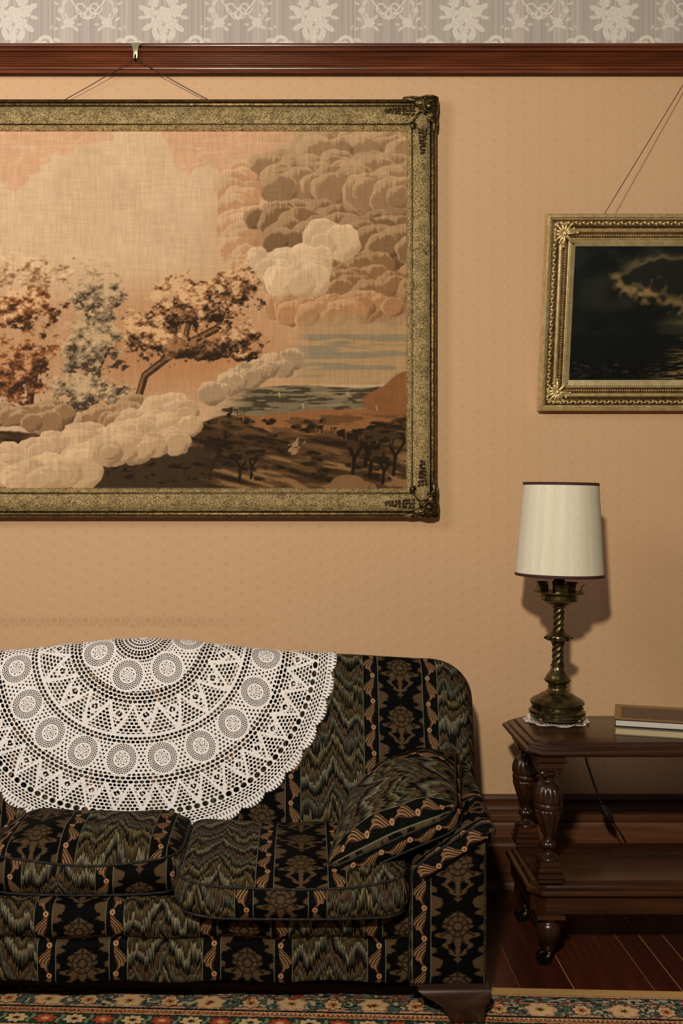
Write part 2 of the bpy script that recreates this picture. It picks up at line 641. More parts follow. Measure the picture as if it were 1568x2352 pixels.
M['hookbrass'] = make_gold('pale_worn_brass', (196, 188, 156), (150, 140, 106), 0.35, 40, 0.1, 0.001, 0.6)
M['giltflat'] = make_gold('flat_gilt_liner', (206, 186, 140), (176, 154, 106), 0.45, 30, 0.1, 0.001, 0.5)
M['brass'] = make_gold('aged_brass', (120, 104, 66), (58, 50, 33), 0.27, 40, 0.15, 0.001)
M['brassdark'] = make_gold('blackened_brass', (40, 34, 22), (16, 13, 9), 0.35, 40, 0.15, 0.001)
M['black'] = new_mat('black_plastic', 0.28, 0, (0.008, 0.008, 0.008))[0]
M['wire'] = new_mat('dark_picture_wire', 0.6, 0.3, lin((58, 40, 26)))[0]
M['fabric'] = make_fabric()
M['tapestry'] = make_print('woven_tapestry', 0.9, True, (1.02, 1.05, 1.10))
M['oil'] = make_print('varnished_canvas', 0.5, False, spec=0.12)
M['frieze'] = make_print('floral_wallpaper', 0.6, False, spec=0.25)

# ------------------------------------------------------------------ the setting
# back wall, from the floor to the picture rail
v, f = box(-3.2, 3.2, WALL, WALL + 0.12, -0.02, zat(136, WALL))
o = mesh_obj('wall_back', v, f, M['wall'], smooth=False)
tag(o, 'peach embossed plaster wall below the dark picture rail', 'wall', kind='structure')

# wallpaper frieze above the rail: strips of one printed repeat
FK = WALL / F
T_W = 345.0
ST = 1.25
nx = int(T_W / ST) + 1
ny = int(250 / ST) + 1
gx = np.linspace(0, T_W, nx)
gy = np.linspace(-135, 115, ny)
GX, GY = np.meshgrid(gx, gy)


def over(img, mask, c):
    m = np.clip(mask, 0, 1)[..., None]
    img *= (1 - m); img += m * np.array(c, float)


def disc(GX, GY, x, y, rx, ry=None, a=0.0, aa=1.2):
    ry = rx if ry is None else ry
    ca, sa = math.cos(a), math.sin(a)
    dx = GX - x; dy = GY - y
    p = (dx * ca + dy * sa) / rx; q = (-dx * sa + dy * ca) / ry
    r = np.sqrt(p * p + q * q)
    return np.clip((1 - r) * min(rx, ry) / aa + 0.5, 0, 1), r, np.arctan2(q, p)


def stroke(GX, GY, pts, w, aa=1.0):
    pts = np.array(pts, float)
    best = np.full(GX.shape, 1e9)
    for (a, b) in zip(pts[:-1], pts[1:]):
        ab = b - a
        L = ab @ ab + 1e-9
        t = np.clip(((GX - a[0]) * ab[0] + (GY - a[1]) * ab[1]) / L, 0, 1)
        best = np.minimum(best, (GX - a[0] - t * ab[0]) ** 2 + (GY - a[1] - t * ab[1]) ** 2)
    return np.clip((w - np.sqrt(best)) / aa + 0.5, 0, 1)


base_c = np.array(lin((176, 163, 153)))
lite_c = np.array(lin((214, 204, 190)))
img = np.ones(GX.shape + (3,)) * base_c
st = vnoise(GX * 0.42, GY * 0.002, 3)
img *= (0.80 + 0.34 * st)[..., None]
img *= (0.94 + 0.12 * vnoise(GX * 0.05, GY * 0 + 2.0, 5))[..., None]
motif = np.zeros(GX.shape)


def put(m, val=1.0):
    global motif
    motif = motif * (1 - m) + m * val


def rose(x, y, r, sd=0):
    m, q, an = disc(GX, GY, x, y, r, r * 0.95)
    wob = 0.09 * np.sin(an * 6 + sd)
    put(np.clip((1 + wob - q) * r / 1.2, 0, 1))
    put(np.clip(1 - np.abs((q + wob) - 0.62) * r / 1.1, 0, 1) * 0.75, 0.15)
    put(np.clip(1 - np.abs((q - wob) - 0.30) * r / 1.1, 0, 1) * 0.75, 0.15)
    put(np.clip(1 - np.abs(np.sin(an * 2.5 + q * 5 + sd)) * r * q / 1.6, 0, 1) * (q < 0.95) * (q > .35) * 0.6, 0.2)


def leafm(x, y, L, w, a):
    m, q, an = disc(GX, GY, x, y, L, w, a)
    put(m)
    c, s = math.cos(a), math.sin(a)
    put(stroke(GX, GY, [(x - L * c, y - L * s), (x + L * c, y + L * s)], 0.7) * 0.7, 0.2)


def arc(x, y, r, a0, a1, n=12, k=1.0):
    return [(x + (r + (k - 1) * r * i / n) * math.cos(a0 + (a1 - a0) * i / n), y + (r + (k - 1) * r * i / n) * math.sin(a0 + (a1 - a0) * i / n)) for i in range(n + 1)]


for oy in (0, -170):
    for (dx, dy, L, w, a) in ((-44, 8, 13, 6, .4), (44, 4, 13, 6, -.5), (-36, 50, 14, 6, -.5), (36, 52, 14, 6, .6), (-18, 66, 14, 7, 1.2), (20, 68, 14, 7, 1.9), (0, 74, 15, 7, 1.57), (-48, 28, 9, 4, 0), (48, 28, 10, 4, 0.2), (-30, -28, 12, 5, .8), (32, -26, 12, 5, -.8)):
        leafm(170 + dx, 12 + oy + dy, L, w, a)
    for (dx, dy, r) in ((-30, 18, 14), (28, 14, 15), (-16, 42, 15), (18, 42, 15), (0, 20, 18), (-22, -6, 13), (20, -10, 13), (0, 58, 11)):
        rose(170 + dx, 12 + oy + dy, r, dx)
    put(stroke(GX, GY, [(170, 70 + oy), (168, 100 + oy)], 1.6))
    leafm(160, 86 + oy, 9, 4, 2.2); leafm(181, 86 + oy, 9, 4, .9)
    for s in (-1, 1):
        cx = 342 if s < 0 else -3
        for c2 in (342, -3):
            put(stroke(GX, GY, arc(c2 + s * 16, 18 + oy, 16, 0, 6.0, 16, .5), 1.7))
            put(stroke(GX, GY, arc(c2 + s * 6, 30 + oy, 12, -1.5, 3.0, 12), 1.5))
            put(stroke(GX, GY, [(c2, 45 + oy), (c2 + s * 14, 30 + oy), (c2 + s * 30, 12 + oy), (c2 + s * 44, -8 + oy), (c2 + s * 36, -24 + oy)], 1.6))
            put(stroke(GX, GY, [(c2 + s * 44, -6 + oy), (c2 + s * 58, 14 + oy), (c2 + s * 60, 34 + oy), (c2 + s * 50, 52 + oy), (c2 + s * 34, 60 + oy)], 1.1))
            rose(c2 + s * 43, 52 + oy, 12, 1); rose(c2 + s * 62, 24 + oy, 8, 2)
            for (dx, dy, L, a) in ((30, 40, 8, .8), (56, 62, 8, .5), (28, 66, 8, 2.4), (68, 44, 7, -.6), (74, 66, 6, .3), (84, 62, 5, .9), (56, 8, 7, 1.2), (72, 8, 6, -.4), (20, 56, 6, 0.1), (50, 36, 6, 1.8)):
                leafm(c2 + s * dx, dy + oy, L, L * .42, a * s if s > 0 else PI - a)
        c3 = 170 + s * 75
        put(stroke(GX, GY, arc(c3, 100 + oy, 17, PI, 2 * PI + 1.2, 14, .75), 4.0))
        put(stroke(GX, GY, arc(c3 - s * 4, 104 + oy, 8, PI, 2 * PI + 1.0, 10), 2.0))
        leafm(c3 + s * 26, 92 + oy, 9, 4, .3 * s); leafm(c3 - s * 24, 98 + oy, 8, 3.5, -.5 * s)
motif *= (0.80 + 0.35 * vnoise(GX * 0.5, GY * 0.5, 9))
img = img * (1 - 0.85 * motif[..., None]) + 0.85 * motif[..., None] * lite_c
X0 = (205 - T_W / 2 + 345 * 0 - 345 * 5 - CX + 0) * FK
zs = H - (GY - HY) * FK
V0 = np.stack([GX * FK, np.zeros(GX.shape), zs], -1).reshape(-1, 3)
faces = grid_faces(nx, ny)[:, ::-1]
fr = thing('wall_frieze', (0, WALL, zat(118, WALL)), 'pale grey floral wallpaper frieze above the dark picture rail', 'wall', kind='structure')
first = None
for k in range(-4, 8):
    off = ((30 - 170) + 345.0 * k - CX) * FK
    if first is None:
        first = mesh_obj('wallpaper_strip', V0 + np.array((off, WALL, 0)), faces, M['frieze'], fr, loc=(off, WALL, 0))
        set_colors(first, img.reshape(-1, 3))
    else:
        c = first.copy(); COL.objects.link(c); c.parent = fr
        c.location = np.array((off, WALL, 0)) - np.array(fr.location)

# picture rail
def rail_profile():
    P = [(0, 99), (20, 99), (24, 100), (26, 103), (24, 106), (17, 107.5), (17, 108.5), (24, 109.5), (29, 112.5), (29, 115), (25, 118), (17, 119.5)]
    y = 120.5
    for k in range(6):
        P += [(18, y), (22, y + 1.0), (23.5, y + 2.4), (22, y + 3.9), (18, y + 4.8)]
        y += 5.2
    P += [(20, 152), (26, 153), (28, 155.5), (27, 158), (21, 159), (21, 160), (30, 161), (33, 164), (33, 166), (30, 168.5), (0, 169)]
    return [(WALL - a / 1000.0, zat(p, WALL - a / 1000.0)) for a, p in P]


v, f, _ = sweep_x(rail_profile(), -3.2, 3.2)
o = mesh_obj('trim_1', v, f, M['rail'], smooth=True, sharp=50)
tag(o, 'reddish brown reeded wooden picture rail along the wall', 'trim', kind='structure')

# baseboard
bz = lambda p: zat(p, WALL - 0.02)
P = [(0, bz(1827)), (.016, bz(1827)), (.020, bz(1830)), (.021, bz(1836)), (.016, bz(1841)), (.014, bz(1849)), (.019, bz(1851)), (.024, bz(1856)), (.025, bz(1860)), (.020, bz(1863)), (.020, bz(1868)),
     (.026, bz(1870)), (.028, bz(1874)), (.026, bz(1884)), (.020, bz(1887)), (.018, bz(1890)), (.020, bz(1893)), (.022, bz(1897)), (.022, bz(1936)), (.026, bz(1939)), (.028, bz(1944)), (.024, bz(1950)), (.024, 0.025), (.036, 0.022), (.042, 0.012), (.043, 0.0)]
v, f, _ = sweep_x([(WALL - a, z) for a, z in P], -3.2, 3.2)
o = mesh_obj('baseboard_back', v, f, M['base'], smooth=True, sharp=40)
tag(o, 'tall moulded brown wooden baseboard under the peach wall', 'baseboard', kind='structure')

# floor: dusty bed and one object for each board
v, f = box(-2.6, 2.6, 0.2, WALL, -0.05, -0.0008)
fl = mesh_obj('floor', v, f, M['dust'], smooth=False)
tag(fl, 'dark red varnished board floor with pale dusty joints', 'floor', kind='structure')
PW = 0.0725
plank_meshes = []
for g in (0.0, 0.0004, 0.0009, 0.0015):
    v, f = box(g, PW - 0.0002, 0.2, WALL - 0.002, -0.022, 0.0, 0.0003)
    plank_meshes.append((v, f))
plank_first = {}
plank_mats = []
for k, (a, b_) in enumerate((((44, 17, 10), (86, 38, 22)), ((50, 20, 11), (98, 45, 26)), ((38, 15, 9), (78, 34, 20)))):
    plank_mats.append(wood('red_floor_board_%d' % k, a, b_, 'Y', 1.0, 0.30, 0.5))
ang = math.radians(0.5)
for k in range(-34, 35):
    g = random.choice((0, 0, 1, 2, 3, 3)); mt = random.randrange(3)
    x0 = k * PW + 0.031
    key = (g, mt)
    if key not in plank_first:
        v, f = plank_meshes[g]
        o = mesh_obj('plank', v + np.array((x0, 0, 0)), f, plank_mats[mt], fl, smooth=False, loc=(x0, 0, 0))
        plank_first[key] = o
    else:
        o = plank_first[key].copy(); COL.objects.link(o); o.parent = fl
        o.location = (x0, 0, 0)
    o.rotation_euler = (0, 0, ang)

# ------------------------------------------------------------------ framed pictures
def frame_rails(root, x0, x1, z0, z1, yb, prof, mat, name='frame_rail', seg=2):
    """four mitred rails; prof = [(inset, proud)]"""
    out = []
    for side in ('top', 'right', 'bottom', 'left'):
        V = []
        for (i, p) in prof:
            y = yb - p
            a = {'top': ((x0 + i, z1 - i), (x1 - i, z1 - i)), 'right': ((x1 - i, z1 - i), (x1 - i, z0 + i)),
                 'bottom': ((x1 - i, z0 + i), (x0 + i, z0 + i)), 'left': ((x0 + i, z0 + i), (x0 + i, z1 - i))}[side]
            for s in range(seg):
                t = s / (seg - 1)
                V.append((a[0][0] * (1 - t) + a[1][0] * t, y, a[0][1] * (1 - t) + a[1][1] * t))
        out.append(mesh_obj(name, V, [tuple(q) for q in grid_faces(seg, len(prof))], mat, root, smooth=True, sharp=35))
    return out


# --- the large tapestry
TY = 3.555                                  # plane of the frame's face
k1 = TY / F
tx0, tx1 = xat(-381, TY), xat(1004, TY)
tz0, tz1 = zat(1190, TY), zat(226, TY)
tap = thing('tapestry_picture', ((tx0 + tx1) / 2, WALL - 0.004, tz0), 'huge landscape tapestry of clouds and hills in a hammered gold frame above the sofa', 'picture')
yb = WALL - 0.003
pr = lambda L: [(a * k1, p) for a, p in L]
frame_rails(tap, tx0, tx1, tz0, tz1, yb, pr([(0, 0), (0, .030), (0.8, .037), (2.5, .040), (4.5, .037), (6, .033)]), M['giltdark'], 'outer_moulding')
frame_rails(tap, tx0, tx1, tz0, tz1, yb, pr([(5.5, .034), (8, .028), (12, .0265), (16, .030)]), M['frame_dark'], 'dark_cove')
frame_rails(tap, tx0, tx1, tz0, tz1, yb, pr([(16, .030), (22, .036), (32, .0395), (44, .037), (53, .030), (55, .029)]), M['hammered'], 'frame_rail')
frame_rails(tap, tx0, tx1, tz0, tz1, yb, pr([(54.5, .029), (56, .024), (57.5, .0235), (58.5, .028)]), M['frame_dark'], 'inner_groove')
frame_rails(tap, tx0, tx1, tz0, tz1, yb, pr([(58, .028), (60, .030), (65, .026), (69, .018), (70, .012)]), M['hammered'], 'inner_rail')


def corner_ornament(root, cx, cz, sx, sz, y):
    """carved corner: sx,sz point from the picture centre to the corner"""
    L = []
    u = k1
    def el(dx, dz, a, b, r=0.0, d=0.006, yy=0.0):
        L.append(ellipsoid((cx + sx * dx * u, y - yy, cz + sz * dz * u), (a * u, d, b * u), 10, 6, rot('Y', r * sx * sz)))
    def tb(pts, r):
        L.append(tube([(cx + sx * a * u, y - 0.004 - q, cz + sz * b * u) for a, b, q in pts], r * u, 6))
    # body of the cartouche: (0,0) is the outer corner, negative goes inwards
    el(-16, -16, 21, 20, 0.2, .012); el(-36, -12, 20, 13, 0.3, .010); el(-13, -38, 13, 20, .3, .010); el(-58, -5, 22, 6.5, .12, .009); el(-6, -60, 6, 22, .1, .009); el(-32, -32, 13, 9, .78, .010)
    el(-19, -22, 9, 9.5, 0.5, .013, .010)
    tb([(-19 + 12 * math.cos(t), -22 + 13 * math.sin(t), .009) for t in np.linspace(0.6, 6.4, 18)], 1.6)
    for (ax, az, r0, t0, t1) in ((-38, -14, 9, 0, 5.5), (-14, -42, 9, 1.5, 7), (-52, -8, 6, 0.5, 5), (-8, -56, 6, 1, 6), (-36, -32, 7, 0, 6)):
        tb([(ax + r0 * (1 - i / 22) * math.cos(t0 + (t1 - t0) * i / 14), az + r0 * (1 - i / 22) * math.sin(t0 + (t1 - t0) * i / 14), .006) for i in range(15)], 1.7)
    tb([(2, -2, 0), (-10, 3, 0), (-24, 3, 0), (-40, -1, 0), (-60, 0.5, 0), (-78, -2, 0)], 2.3)
    tb([(1, -2, 0), (2, -12, 0), (2.5, -26, 0), (0, -42, 0), (1, -60, 0), (-1, -76, 0)], 2.3)
    # pierced inner corner rosette
    el(-56, -64, 7, 8, 0, .007); tb([(-56 + 7 * math.cos(t), -64 + 8 * math.sin(t), .003) for t in np.linspace(0, 6.3, 14)], 1.5)
    tb([(-56, -56, 0), (-50, -48, .002), (-48, -44, .003), (-40, -36, .004)], 2.2)
    rr = random.Random(5)
    for k in range(9):                      # leaf sprays over the hammered rails
        q = 56 + k * 7.6
        w = 9 - k * 0.75
        for s in (-1, 0, 1):
            el(-q + rr.uniform(-2, 2), -32 + s * w * 0.95, 4.6 - .2 * k, 3.0, s * .7 + rr.uniform(-.4, .4), .005, .006)
            if k > 0:
                el(-34 + s * w * 0.95, -q - 12 + rr.uniform(-2, 2), 3.0, 4.6 - .2 * k, s * .7 + rr.uniform(-.4, .4), .005, .006)
    v, f = join(L)
    return mesh_obj('corner_ornament', v, f, M['bronze'], root, smooth=True)


for sx, cxp in ((1, tx1), (-1, tx0)):
    for sz, czp in ((1, tz1 + 4 * k1), (-1, tz0 + 2 * k1)):
        corner_ornament(tap, cxp, czp, sx, sz, yb - 0.034)

# the woven picture (a generic cloudscape over hills)
px0, px1, py0, py1 = -312.0, 946.0, 294.0, 1136.0
res = 2.0
nx = int((px1 - px0) / res) + 1
ny = int((py1 - py0) / res) + 1
GX, GY = np.meshgrid(np.linspace(px0, px1, nx), np.linspace(py0, py1, ny))
n1 = fbm(GX / 90, GY / 90, 1, 4); n2 = fbm(GX / 26, GY / 26, 11, 3)
hat = vnoise(GX / 2.2, GY / 26, 21); hath = vnoise(GX / 30, GY / 2.4, 22)
C = lambda *c: np.array(lin(c))
cream, cream2 = C(201, 167, 128), C(190, 155, 117)
peach, peach2, orange = C(196, 150, 112), C(188, 138, 98), C(176, 122, 78)
tan, brown, brown2, umber = C(172, 136, 98), C(146, 110, 74), C(116, 84, 54), C(74, 52, 32)
rust, rustd = C(128, 80, 48), C(84, 52, 32)
greyb, greyd = C(148, 130, 102), C(98, 86, 66)
white = C(204, 166, 124)
img = np.ones(GX.shape + (3,)) * cream
over(img, sstep(0.40, 0.65, n1) * 0.5, cream2)
# wispy peach clouds along the top
wx = GX + (fbm(GX / 60, GY / 60, 31) - .5) * 60; wy = GY + (fbm(GX / 60, GY / 60, 32) - .5) * 60
b1 = fbm(wx / 110, wy / 52, 41, 3)
low = 338 + 48 * np.sin(GX / 75.0 + 1.2) + 20 * np.sin(GX / 31.0 + 1)
m = sstep(0, 3, low - wy + (b1 - .5) * 130)
over(img, m * .95, peach)
streak = np.clip(1 - np.abs(fbm(wx / 70, wy / 22, 51, 2) - .5) / .045, 0, 1)
over(img, m * streak * .8, cream)
# warm glow low in the middle
gl = np.exp(-((GX - 420) / 330) ** 2 - ((GY - 800) / 130) ** 2)
over(img, np.clip(gl * 1.15, 0, 1), orange)
gl2 = np.exp(-((GX - 560) / 70) ** 2 - ((GY - 560) / 170) ** 2)
over(img, gl2 * .8, peach2)
rc = random.Random(3)


def lobe(x, y, r, c_l, c_m, c_d, fl=0.85, a0=None):
    x0 = int(max(0, (x - 1.3 * r - px0) / res)); x1_ = int(min(nx, (x + 1.3 * r - px0) / res + 1))
    y0 = int(max(0, (y - 1.3 * r - py0) / res)); y1_ = int(min(ny, (y + 1.3 * r - py0) / res + 1))
    if x1_ <= x0 + 1 or y1_ <= y0 + 1: return
    s = (slice(y0, y1_), slice(x0, x1_))
    gx_, gy_ = GX[s], GY[s]
    sub = img[s]
    an = np.arctan2(gy_ - y, gx_ - x)
    sc = 1 + 0.035 * np.sin(an * 5 + x) + 0.025 * np.sin(an * 9 + y) + 0.10 * (n2[s] - .5)
    d = np.hypot(gx_ - x, (gy_ - y) / fl) / (r * sc)
    m = np.clip((1 - d) * r / 2.0 + .5, 0, 1)
    over(sub, m, c_m)
    aa = rc.uniform(-2.6, -1.9) if a0 is None else a0
    tl = ((gx_ - x) * math.cos(aa) + (gy_ - y) / fl * math.sin(aa)) / r
    hn = (hat[s] - .5); fn = (n2[s] - .5)
    over(sub, m * sstep(.62, .84, tl * .55 + d * .55 + hn * .26 + fn * .5) * .85, c_l)
    over(sub, m * sstep(.90, .97, d + hn * .10) * sstep(-.35, .25, tl) * .8, c_l * 1.06)
    over(sub, m * sstep(.60, .86, -tl * .75 + d * .34 + hn * .40 + fn * .5) * .65, c_d)


def billow(path, n, r0, r1, spread, c_l, c_m, c_d, fl=.85):
    items = []
    for i in range(n):
        t = rc.random() * (len(path) - 1)
        k = min(int(t), len(path) - 2); q = t - k
        x = path[k][0] * (1 - q) + path[k + 1][0] * q + rc.uniform(-spread, spread)
        y = path[k][1] * (1 - q) + path[k + 1][1] * q + rc.uniform(-spread, spread) * .7
        items.append((rc.uniform(r0, r1), x, y))
    items.sort(key=lambda a: a[2] - 0.4 * a[0])
    for r, x, y in items:
        j = rc.uniform(.9, 1.08)
        lobe(x, y, r, c_l * j, c_m * j, c_d, fl)


# brown storm billows on the right
mm = sstep(-40, 120, GX - 640 + (n1 - .5) * 220 - np.abs(GY - 480) * .15) * (1 - sstep(700, 800, GY + (n1 - .5) * 90))
over(img, mm, brown)
over(img, mm * sstep(.5, .62, n2) * .5, tan)
billow([(700, 315), (800, 325), (930, 330)], 34, 30, 62, 40, C(180, 146, 106), C(146, 113, 78), C(108, 80, 53))
billow([(620, 400), (740, 400), (930, 430)], 40, 30, 66, 46, C(178, 142, 102), C(144, 110, 76), C(98, 73, 48))
billow([(560, 380), (545, 500), (575, 640)], 30, 22, 46, 30, C(198, 160, 120), C(184, 136, 96), C(158, 112, 76))
billow([(620, 520), (760, 520), (930, 540)], 44, 28, 60, 50, C(168, 132, 94), C(124, 92, 60), C(70, 51, 33))
billow([(630, 620), (760, 630), (930, 650)], 40, 26, 56, 44, C(172, 132, 92), C(134, 96, 61), C(66, 47, 31))
billow([(640, 700), (760, 720), (900, 700)], 26, 22, 50, 26, C(188, 144, 102), C(166, 118, 78), C(96, 66, 42))
# a pale veil of cloud drifting through the storm
billow([(615, 590), (665, 640), (720, 610), (770, 540)], 26, 20, 46, 30, C(212, 178, 138), C(196, 162, 122), C(158, 124, 88), 1.0)
# striped evening sky to the horizon
sm = sstep(660, 740, GX + (n1 - .5) * 80) * sstep(715, 760, GY + (n1 - .5) * 60) * (1 - sstep(878, 884, GY))
over(img, sm, C(170, 134, 92))
over(img, sm * sstep(.54, .64, fbm(GX / 120, GY / 14, 61, 3)) * .8, C(128, 116, 92))
# a grove in autumn colours, drawn in leaf clumps
def foliage(cx, cy, w, h, pal, n=0, *_):
    sd = int(abs(cx) * 7 + cy)
    q = np.hypot((GX - cx) / w, (GY - cy) / h)
    s = q < 1.9
    if not s.any(): return
    x, y = GX[s], GY[s]
    m = (1 - q[s]) + (fbm(x / 30, y / 24, sd, 3) - .5) * 1.5 + (fbm(x / 8, y / 6, sd + 5, 2) - .5) * .8
    t = .42 + .34 * (y - cy) / h + .18 * (x - cx) / w + (fbm(x / 20, y / 14, sd + 9, 3) - .5) * 1.6 + (fbm(x / 6, y / 4.5, sd + 3, 2) - .5) * .9
    k = np.clip((t * len(pal)).astype(int), 0, len(pal) - 1)
    col = np.array(pal)[k]
    aa = np.clip(m * 7, 0, 1)[:, None]
    img[s] = img[s] * (1 - aa) + col * aa


def trunk(pts, w):
    L = [(x, y) for x, y in pts]
    over(img, stroke(GX, GY, L, w + 1.6), C(56, 38, 25))
    over(img, stroke(GX, GY, [(x - w * .4, y) for x, y in L], w * .45) * .8, C(138, 98, 64))
    over(img, stroke(GX, GY, L, w) * sstep(.5, .62, hat) * .6, C(84, 58, 37))


P_r = [C(206, 164, 120), C(182, 134, 90), C(150, 98, 60), C(122, 74, 44), C(84, 52, 32), C(58, 38, 25)]
P_g = [C(188, 154, 112), C(164, 134, 98), C(138, 113, 83), C(106, 86, 62), C(68, 53, 38)]
P_b = [C(204, 160, 114), C(180, 132, 88), C(146, 102, 66), C(108, 74, 46), C(70, 48, 31), C(48, 33, 22)]
over(img, np.exp(-((GX - 120) / 330) ** 4 - ((GY - 800) / 150) ** 4) * .55, C(170, 122, 82))
trunk([(-180, 980), (-170, 860), (-190, 760)], 7); foliage(-190, 740, 110, 90, P_b, 150)
foliage(30, 620, 120, 44, [C(208, 172, 130), C(196, 158, 116), C(176, 136, 96), C(134, 98, 66)], 110, 5, 12)
trunk([(60, 980), (66, 900), (50, 820), (58, 740)], 7); trunk([(66, 900), (95, 800)], 4)
foliage(40, 700, 95, 60, P_r, 150); foliage(30, 840, 80, 80, P_r[1:], 170); foliage(-60, 880, 80, 60, P_r[1:], 110)
trunk([(220, 1000), (212, 900), (225, 800), (215, 700)], 8); trunk([(218, 850), (262, 760)], 5); trunk([(214, 880), (170, 800)], 5)
foliage(215, 680, 70, 60, P_g, 130); foliage(200, 790, 80, 70, P_g, 170); foliage(180, 900, 70, 44, P_g, 110); foliage(262, 900, 36, 34, P_g, 50)
trunk([(300, 960), (330, 860), (420, 790), (520, 740)], 7); trunk([(420, 790), (440, 700)], 5); trunk([(520, 740), (560, 820)], 5); trunk([(500, 745), (540, 640)], 5)
foliage(360, 760, 80, 60, P_b, 150); foliage(440, 690, 90, 60, P_b, 170); foliage(540, 660, 60, 70, P_b, 140); foliage(560, 780, 50, 50, P_b, 90); foliage(450, 800, 90, 28, P_b[2:], 80)
# hills and sea
hz = 884 + 3 * np.sin(GX / 40.)
sea = sstep(0, 3, GY - hz) * sstep(480, 560, GX + (n1 - .5) * 80)
over(img, sea, C(118, 102, 74))
over(img, sea * sstep(.48, .55, fbm(GX / 46, GY / 5.0, 71, 3)), C(70, 58, 42))
over(img, sea * sstep(.60, .66, fbm(GX / 60, GY / 6.0, 72, 3)), C(140, 118, 84))
over(img, sstep(0, 3, GY - (905 - 60 * sstep(820, 960, GX) + (n2 - .5) * 16)) * sstep(820, 850, GX), C(132, 84, 48))
over(img, sstep(0, 3, GY - (945 + 8 * np.sin(GX / 70.) + (n2 - .5) * 10)) * sstep(470, 520, GX), C(140, 92, 54))
over(img, sstep(.5, .56, fbm(GX / 40, GY / 6, 73, 3)) * sstep(945, 955, GY) * sstep(470, 520, GX), C(104, 70, 42))
for (bx, by) in ((640, 905), (798, 903), (865, 936), (695, 931)):
    over(img, stroke(GX, GY, [(bx, by - 5), (bx + 2, by + 4)], 1.6), C(176, 142, 100))
hill = sstep(0, 4, GY - (985 - 30 * np.exp(-((GX - 520) / 60) ** 2) - 20 * sstep(820, 946, GX) + 10 * np.sin(GX / 90.) + (n2 - .5) * 12))
over(img, hill, C(66, 46, 28))
hs = fbm((GX + GY * .6) / 80, (GY - GX * .22) / 12, 81, 3)
over(img, hill * sstep(.50, .58, hs), C(92, 64, 38))
over(img, hill * sstep(.62, .68, hs) * sstep(1010, 1060, GY), C(132, 96, 58))
over(img, hill * (1 - sstep(.36, .42, hs)), C(44, 31, 20))


def tree(x, y, w, h, trunk=True, cd=C(40, 29, 19), cl=C(66, 47, 29)):
    if trunk:
        over(img, stroke(GX, GY, [(x, y), (x + w * .05, y - h * .5), (x - w * .1, y - h * .8)], max(1.6, w * .05)), C(36, 26, 17))
        over(img, stroke(GX, GY, [(x + w * .05, y - h * .5), (x + w * .25, y - h * .8)], max(1.4, w * .04)), C(36, 26, 17))
    for k in range(9):
        a = rc.uniform(0, 6.3); q = rc.random() ** .5
        m, _, _ = disc(GX, GY, x + math.cos(a) * w * .36 * q, y - h + math.sin(a) * h * .16 * q, w * rc.uniform(.16, .26), h * rc.uniform(.10, .17), 0, 2)
        m = m * sstep(.32, .42, n2 + (hat - .5) * .3)
        over(img, m, cd if rc.random() < .62 else cl)


for (x, y, w, h) in ((480, 1100, 70, 62), (548, 1105, 66, 58), (575, 1098, 60, 56)): tree(x, y, w, h)
for k in range(34):
    x = rc.uniform(470, 940); y = rc.uniform(1000, 1130)
    tree(x, y, rc.uniform(26, 60), rc.uniform(20, 44), False)
for (x, y, w, h) in ((810, 1095, 90, 90), (850, 1095, 90, 96), (905, 1090, 80, 84), (840, 1070, 90, 70), (880, 1110, 70, 60)): tree(x, y, w, h, True)
for k in range(10): tree(rc.uniform(470, 570), rc.uniform(960, 1000), rc.uniform(24, 44), rc.uniform(18, 34), False)
for k in range(8): tree(rc.uniform(660, 940), rc.uniform(985, 1010), rc.uniform(20, 40), rc.uniform(14, 24), False)
for (x, y) in ((657, 1015), (680, 1022), (672, 1035), (690, 1012)):
    m, _, _ = disc(GX, GY, x, y, 11, 9); over(img, m * sstep(.42, .5, n2), C(150, 118, 78))
for (x, y, w, h) in ((800, 1112, 40, 22), (770, 1122, 30, 14), (830, 1120, 36, 16)):
    m, _, _ = disc(GX, GY, x, y, w, h); over(img, m * sstep(.35, .45, n2), C(126, 92, 58))
# shaded ground under the white cloud
gm = sstep(0, 8, GY - 1020 + (n2 - .5) * 40) * (1 - sstep(440, 520, GX))
over(img, gm, C(62, 46, 30))
for k in range(16): tree(rc.uniform(190, 470), rc.uniform(1080, 1130), rc.uniform(26, 50), rc.uniform(20, 34), False)
# the long pale cumulus bank
billow([(690, 830), (620, 840), (560, 870), (480, 905)], 22, 16, 34, 16, C(200, 164, 122), C(160, 130, 96), C(104, 82, 56))
billow([(-300, 960), (-100, 950), (60, 960), (240, 960), (330, 945)], 34, 18, 40, 24, C(176, 140, 100), C(140, 104, 70), C(74, 52, 34))
billow([(-320, 1080), (-150, 1070), (30, 1060), (180, 1030), (300, 1000), (400, 960)], 70, 24, 52, 40, white, C(186, 150, 112), C(150, 116, 82))
billow([(-300, 1110), (-100, 1110), (60, 1095), (170, 1080)], 30, 26, 50, 22, C(208, 172, 130), C(190, 154, 114), C(156, 122, 86))
billow([(240, 1040), (340, 1030), (420, 1000), (430, 940)], 22, 18, 40, 18, white, C(182, 146, 106), C(120, 92, 62))
img *= (0.90 + 0.20 * hat)[..., None]
img *= (0.94 + 0.12 * hath)[..., None]
zs = H - (GY - HY) * k1
V = np.stack([(GX - CX) * k1, np.full(GX.shape, yb - 0.014), zs], -1).reshape(-1, 3)
o = mesh_obj('woven_panel', V, grid_faces(nx, ny)[:, ::-1], M['tapestry'], tap)
set_colors(o, img.reshape(-1, 3))

